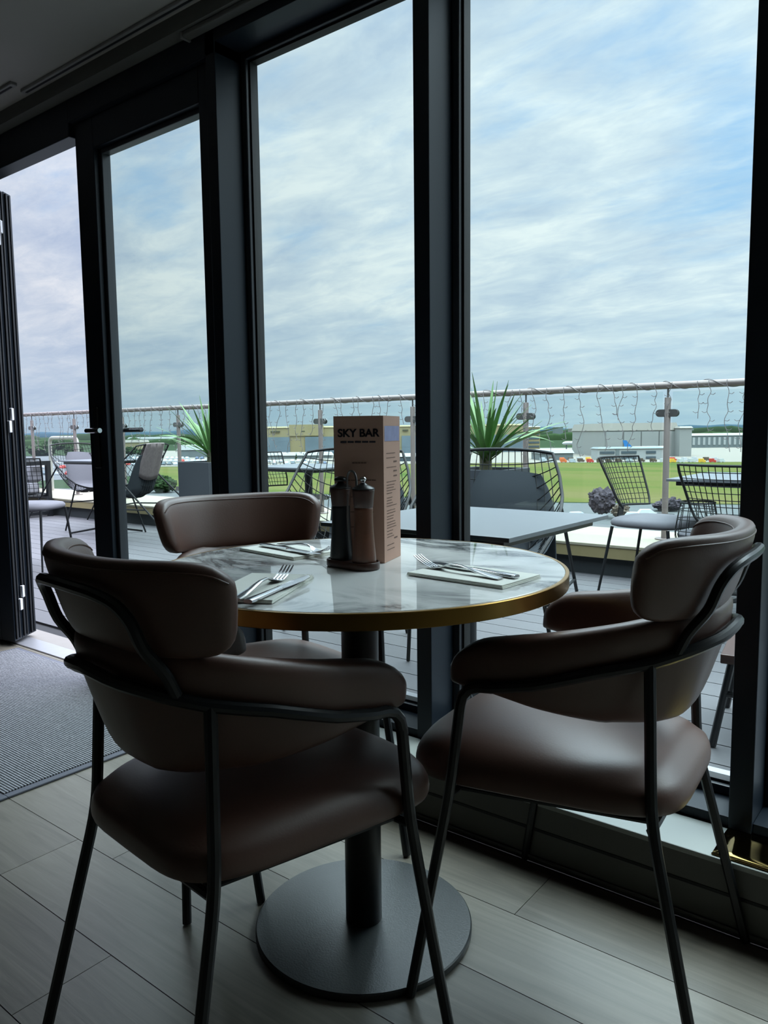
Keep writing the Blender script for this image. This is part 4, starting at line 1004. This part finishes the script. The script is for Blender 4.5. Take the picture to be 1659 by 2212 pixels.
tree('green bank of bushes in the doorway beyond the sofa', 90, 985, 26, 60, MT['tree'], 8)
tree('bush in the doorway at the right of the guard hoop', 160, 990, 26, 40, MT['tree'], 10)
tree('low bushes under the lounge chair seat behind the kerb', 350, 1064, 30, 60, MT['tree'], 11)
def belt(name, label, d, h_, material, seed, step, lo=-1.3, hi=1.3):
    rr = random.Random(seed); fwd = Vector((cos(YAW), sin(YAW), 0)); N = int(2*d*1.0/step); k = MB(); rings = []
    for i in range(N+1):
        q = -1+2*i/N; c = fwd*d + rt0*(q*d*1.0); hh = h_*(.65+.5*noise.noise(Vector((i*.13, seed, 0)))+.35*noise.noise(Vector((i*.47, seed*2, 0)))+rr.uniform(-.06, .06))
        dd = max(step, h_*.9)
        rings.append([c+Vector((0, 0, GZ-1)), c+fwd*dd*.1+Vector((0, 0, GZ+hh*.7)), c+fwd*dd*.5+Vector((0, 0, GZ+hh)), c+fwd*dd+Vector((0, 0, GZ+hh*.6)), c+fwd*dd*1.2+Vector((0, 0, GZ-1))])
    o = k.rings([[tuple(p) for p in r] for r in rings]).build(name, material, smooth=60)
    return tag(o, label, 'woodland', None, 'stuff')
belt('woodland', 'dark green treeline across the far side of the airfield', 1150, 15, MT['tree'], 3, 9)
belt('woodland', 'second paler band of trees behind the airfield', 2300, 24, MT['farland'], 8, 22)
belt('hill_range', 'low hills along the horizon, haze painted in blue grey', 7000, 70, MT['hill'], 5, 160)

# ================================================================== SKY AND LIGHT
W = bpy.data.worlds.new('sky'); SC.world = W; W.use_nodes = True; nt = W.node_tree
bg = nt.nodes['Background']; tc = nt.nodes.new('ShaderNodeTexCoord')
sp = nt.nodes.new('ShaderNodeSeparateXYZ'); nt.links.new(tc.outputs['Generated'], sp.inputs[0])
def mth(op, a, b=None, c=None, clamp=False):
    n = nt.nodes.new('ShaderNodeMath'); n.operation = op; n.use_clamp = clamp
    for i, v in enumerate((a, b, c)):
        if v is None: continue
        if isinstance(v, (int, float)): n.inputs[i].default_value = v
        else: nt.links.new(v, n.inputs[i])
    return n.outputs[0]
zc = mth('MAXIMUM', sp.outputs['Z'], 0.0); den = mth('ADD', zc, .16)
px_ = mth('DIVIDE', sp.outputs['X'], den); py_ = mth('DIVIDE', sp.outputs['Y'], den)
cb = nt.nodes.new('ShaderNodeCombineXYZ'); nt.links.new(px_, cb.inputs[0]); nt.links.new(py_, cb.inputs[1])
def nz(scale, detail, rough, dist, rotz, stretch, off):
    mp = nt.nodes.new('ShaderNodeMapping'); mp.inputs['Rotation'].default_value = (0, 0, R(rotz)); mp.inputs['Scale'].default_value = (1, stretch, 1); mp.inputs['Location'].default_value = off
    nt.links.new(cb.outputs[0], mp.inputs['Vector'])
    n = nt.nodes.new('ShaderNodeTexNoise'); n.inputs['Scale'].default_value = scale; n.inputs['Detail'].default_value = detail; n.inputs['Roughness'].default_value = rough; n.inputs['Distortion'].default_value = dist
    nt.links.new(mp.outputs[0], n.inputs['Vector']); return n.outputs['Fac']
big = nz(.55, 3, .5, .3, 20, 1.3, (3.1, 1.7, 0)); mid = nz(1.5, 9, .62, .5, 35, 2.0, (0, 4, 0)); fine = nz(4.5, 7, .6, .3, 35, 2.6, (7, 2, 0))
cl = mth('ADD', mth('MULTIPLY', big, .55), mth('ADD', mth('MULTIPLY', mid, .75), mth('MULTIPLY', fine, .30)))
cl = mth('ADD', cl, mth('MULTIPLY', mth('MULTIPLY', mth('SUBTRACT', zc, .46), 3.0, None, True), .45))
# thinner cloud around a few directions of the sky
for (px, py, sg, am) in ((1600, 300, .10, .30), (335, 430, .055, .24), (585, 370, .05, .16), (645, 548, .04, .16), (60, 420, .05, .12), (900, 640, .10, .06), (1500, 700, .14, .07)):
    d = ray(px, py); v = nt.nodes.new('ShaderNodeVectorMath'); v.operation = 'DISTANCE'; v.inputs[1].default_value = d; nt.links.new(tc.outputs['Generated'], v.inputs[0])
    g_ = mth('MULTIPLY', mth('POWER', 2.718, mth('MULTIPLY', mth('POWER', mth('DIVIDE', v.outputs['Value'], sg), 2.0), -1.0)), am)
    cl = mth('SUBTRACT', cl, mth('MULTIPLY', g_, mth('ADD', .55, mth('MULTIPLY', mid, .9))))
cov = nt.nodes.new('ShaderNodeMapRange'); cov.interpolation_type = 'SMOOTHSTEP'; cov.inputs[1].default_value = .36; cov.inputs[2].default_value = .74; nt.links.new(cl, cov.inputs[0])
blue = ramp(nt, [(0., (.46, .62, .86, 1)), (.10, (.42, .63, .92, 1)), (.35, (.30, .54, .92, 1)), (1., (.16, .34, .78, 1))], zc)
shade = mth('ADD', mth('MULTIPLY', nz(1.2, 6, .6, .4, 30, 1.5, (2.2, 9.1, 0)), .6), mth('MULTIPLY', nz(3.6, 8, .66, .5, 40, 1.8, (5.2, 1.1, 0)), .4))
white = ramp(nt, [(.38, (.54, .64, .84, 1)), (.50, (.70, .78, .93, 1)), (.61, (.90, .94, 1.03, 1))], shade)
mx = nt.nodes.new('ShaderNodeMix'); mx.data_type = 'RGBA'; nt.links.new(cov.outputs[0], mx.inputs['Factor']); nt.links.new(blue, mx.inputs['A']); nt.links.new(white, mx.inputs['B'])
hz = ramp(nt, [(0., (1, 1, 1, 1)), (.16, (0, 0, 0, 1))], zc)
mh = nt.nodes.new('ShaderNodeMix'); mh.data_type = 'RGBA'; mh.inputs['B'].default_value = (.50, .66, .86, 1)
nt.links.new(mth('MULTIPLY', hz, .75), mh.inputs['Factor']); nt.links.new(mx.outputs['Result'], mh.inputs['A'])
nt.links.new(mh.outputs['Result'], bg.inputs['Color'])
st = nt.nodes.new('ShaderNodeMapRange'); st.inputs[1].default_value = .465; st.inputs[2].default_value = .66; st.inputs[3].default_value = 1.0; st.inputs[4].default_value = 9.0; nt.links.new(zc, st.inputs[0])
# brighter cloud towards the hidden sun, beyond and to the right
dt = nt.nodes.new('ShaderNodeVectorMath'); dt.operation = 'DOT_PRODUCT'; dt.inputs[1].default_value = Vector((.35, .62, .70)).normalized(); nt.links.new(tc.outputs['Generated'], dt.inputs[0])
sg = nt.nodes.new('ShaderNodeMapRange'); sg.inputs[1].default_value = .1; sg.inputs[2].default_value = .75; sg.inputs[3].default_value = .84; sg.inputs[4].default_value = 1.24; nt.links.new(dt.outputs['Value'], sg.inputs[0])
nt.links.new(mth('MULTIPLY', st.outputs[0], sg.outputs[0]), bg.inputs['Strength'])
W.cycles.sampling_method = 'AUTOMATIC'
# sun behind thin cloud, from beyond and to the left of the terrace
sd = bpy.data.lights.new('sun', 'SUN'); sd.energy = .9; sd.angle = R(18); sd.color = (1., .96, .88)
so = bpy.data.objects.new('sun', sd); COL.objects.link(so)
d = Vector((.35, .25, .90)).normalized(); so.rotation_euler = d.to_track_quat('Z', 'Y').to_euler()

vs = SC.view_settings; vs.view_transform = 'Standard'; vs.look = 'None'; vs.exposure = 0.; vs.gamma = 1.; vs.use_curve_mapping = False
SC.display_settings.display_device = 'sRGB'
c_ = SC.cycles; c_.max_bounces = 10; c_.diffuse_bounces = 5; c_.glossy_bounces = 5; c_.transparent_max_bounces = 24; c_.transmission_bounces = 6
c_.sample_clamp_indirect = 12.; c_.use_denoising = True; c_.caustics_reflective = False; c_.caustics_refractive = False
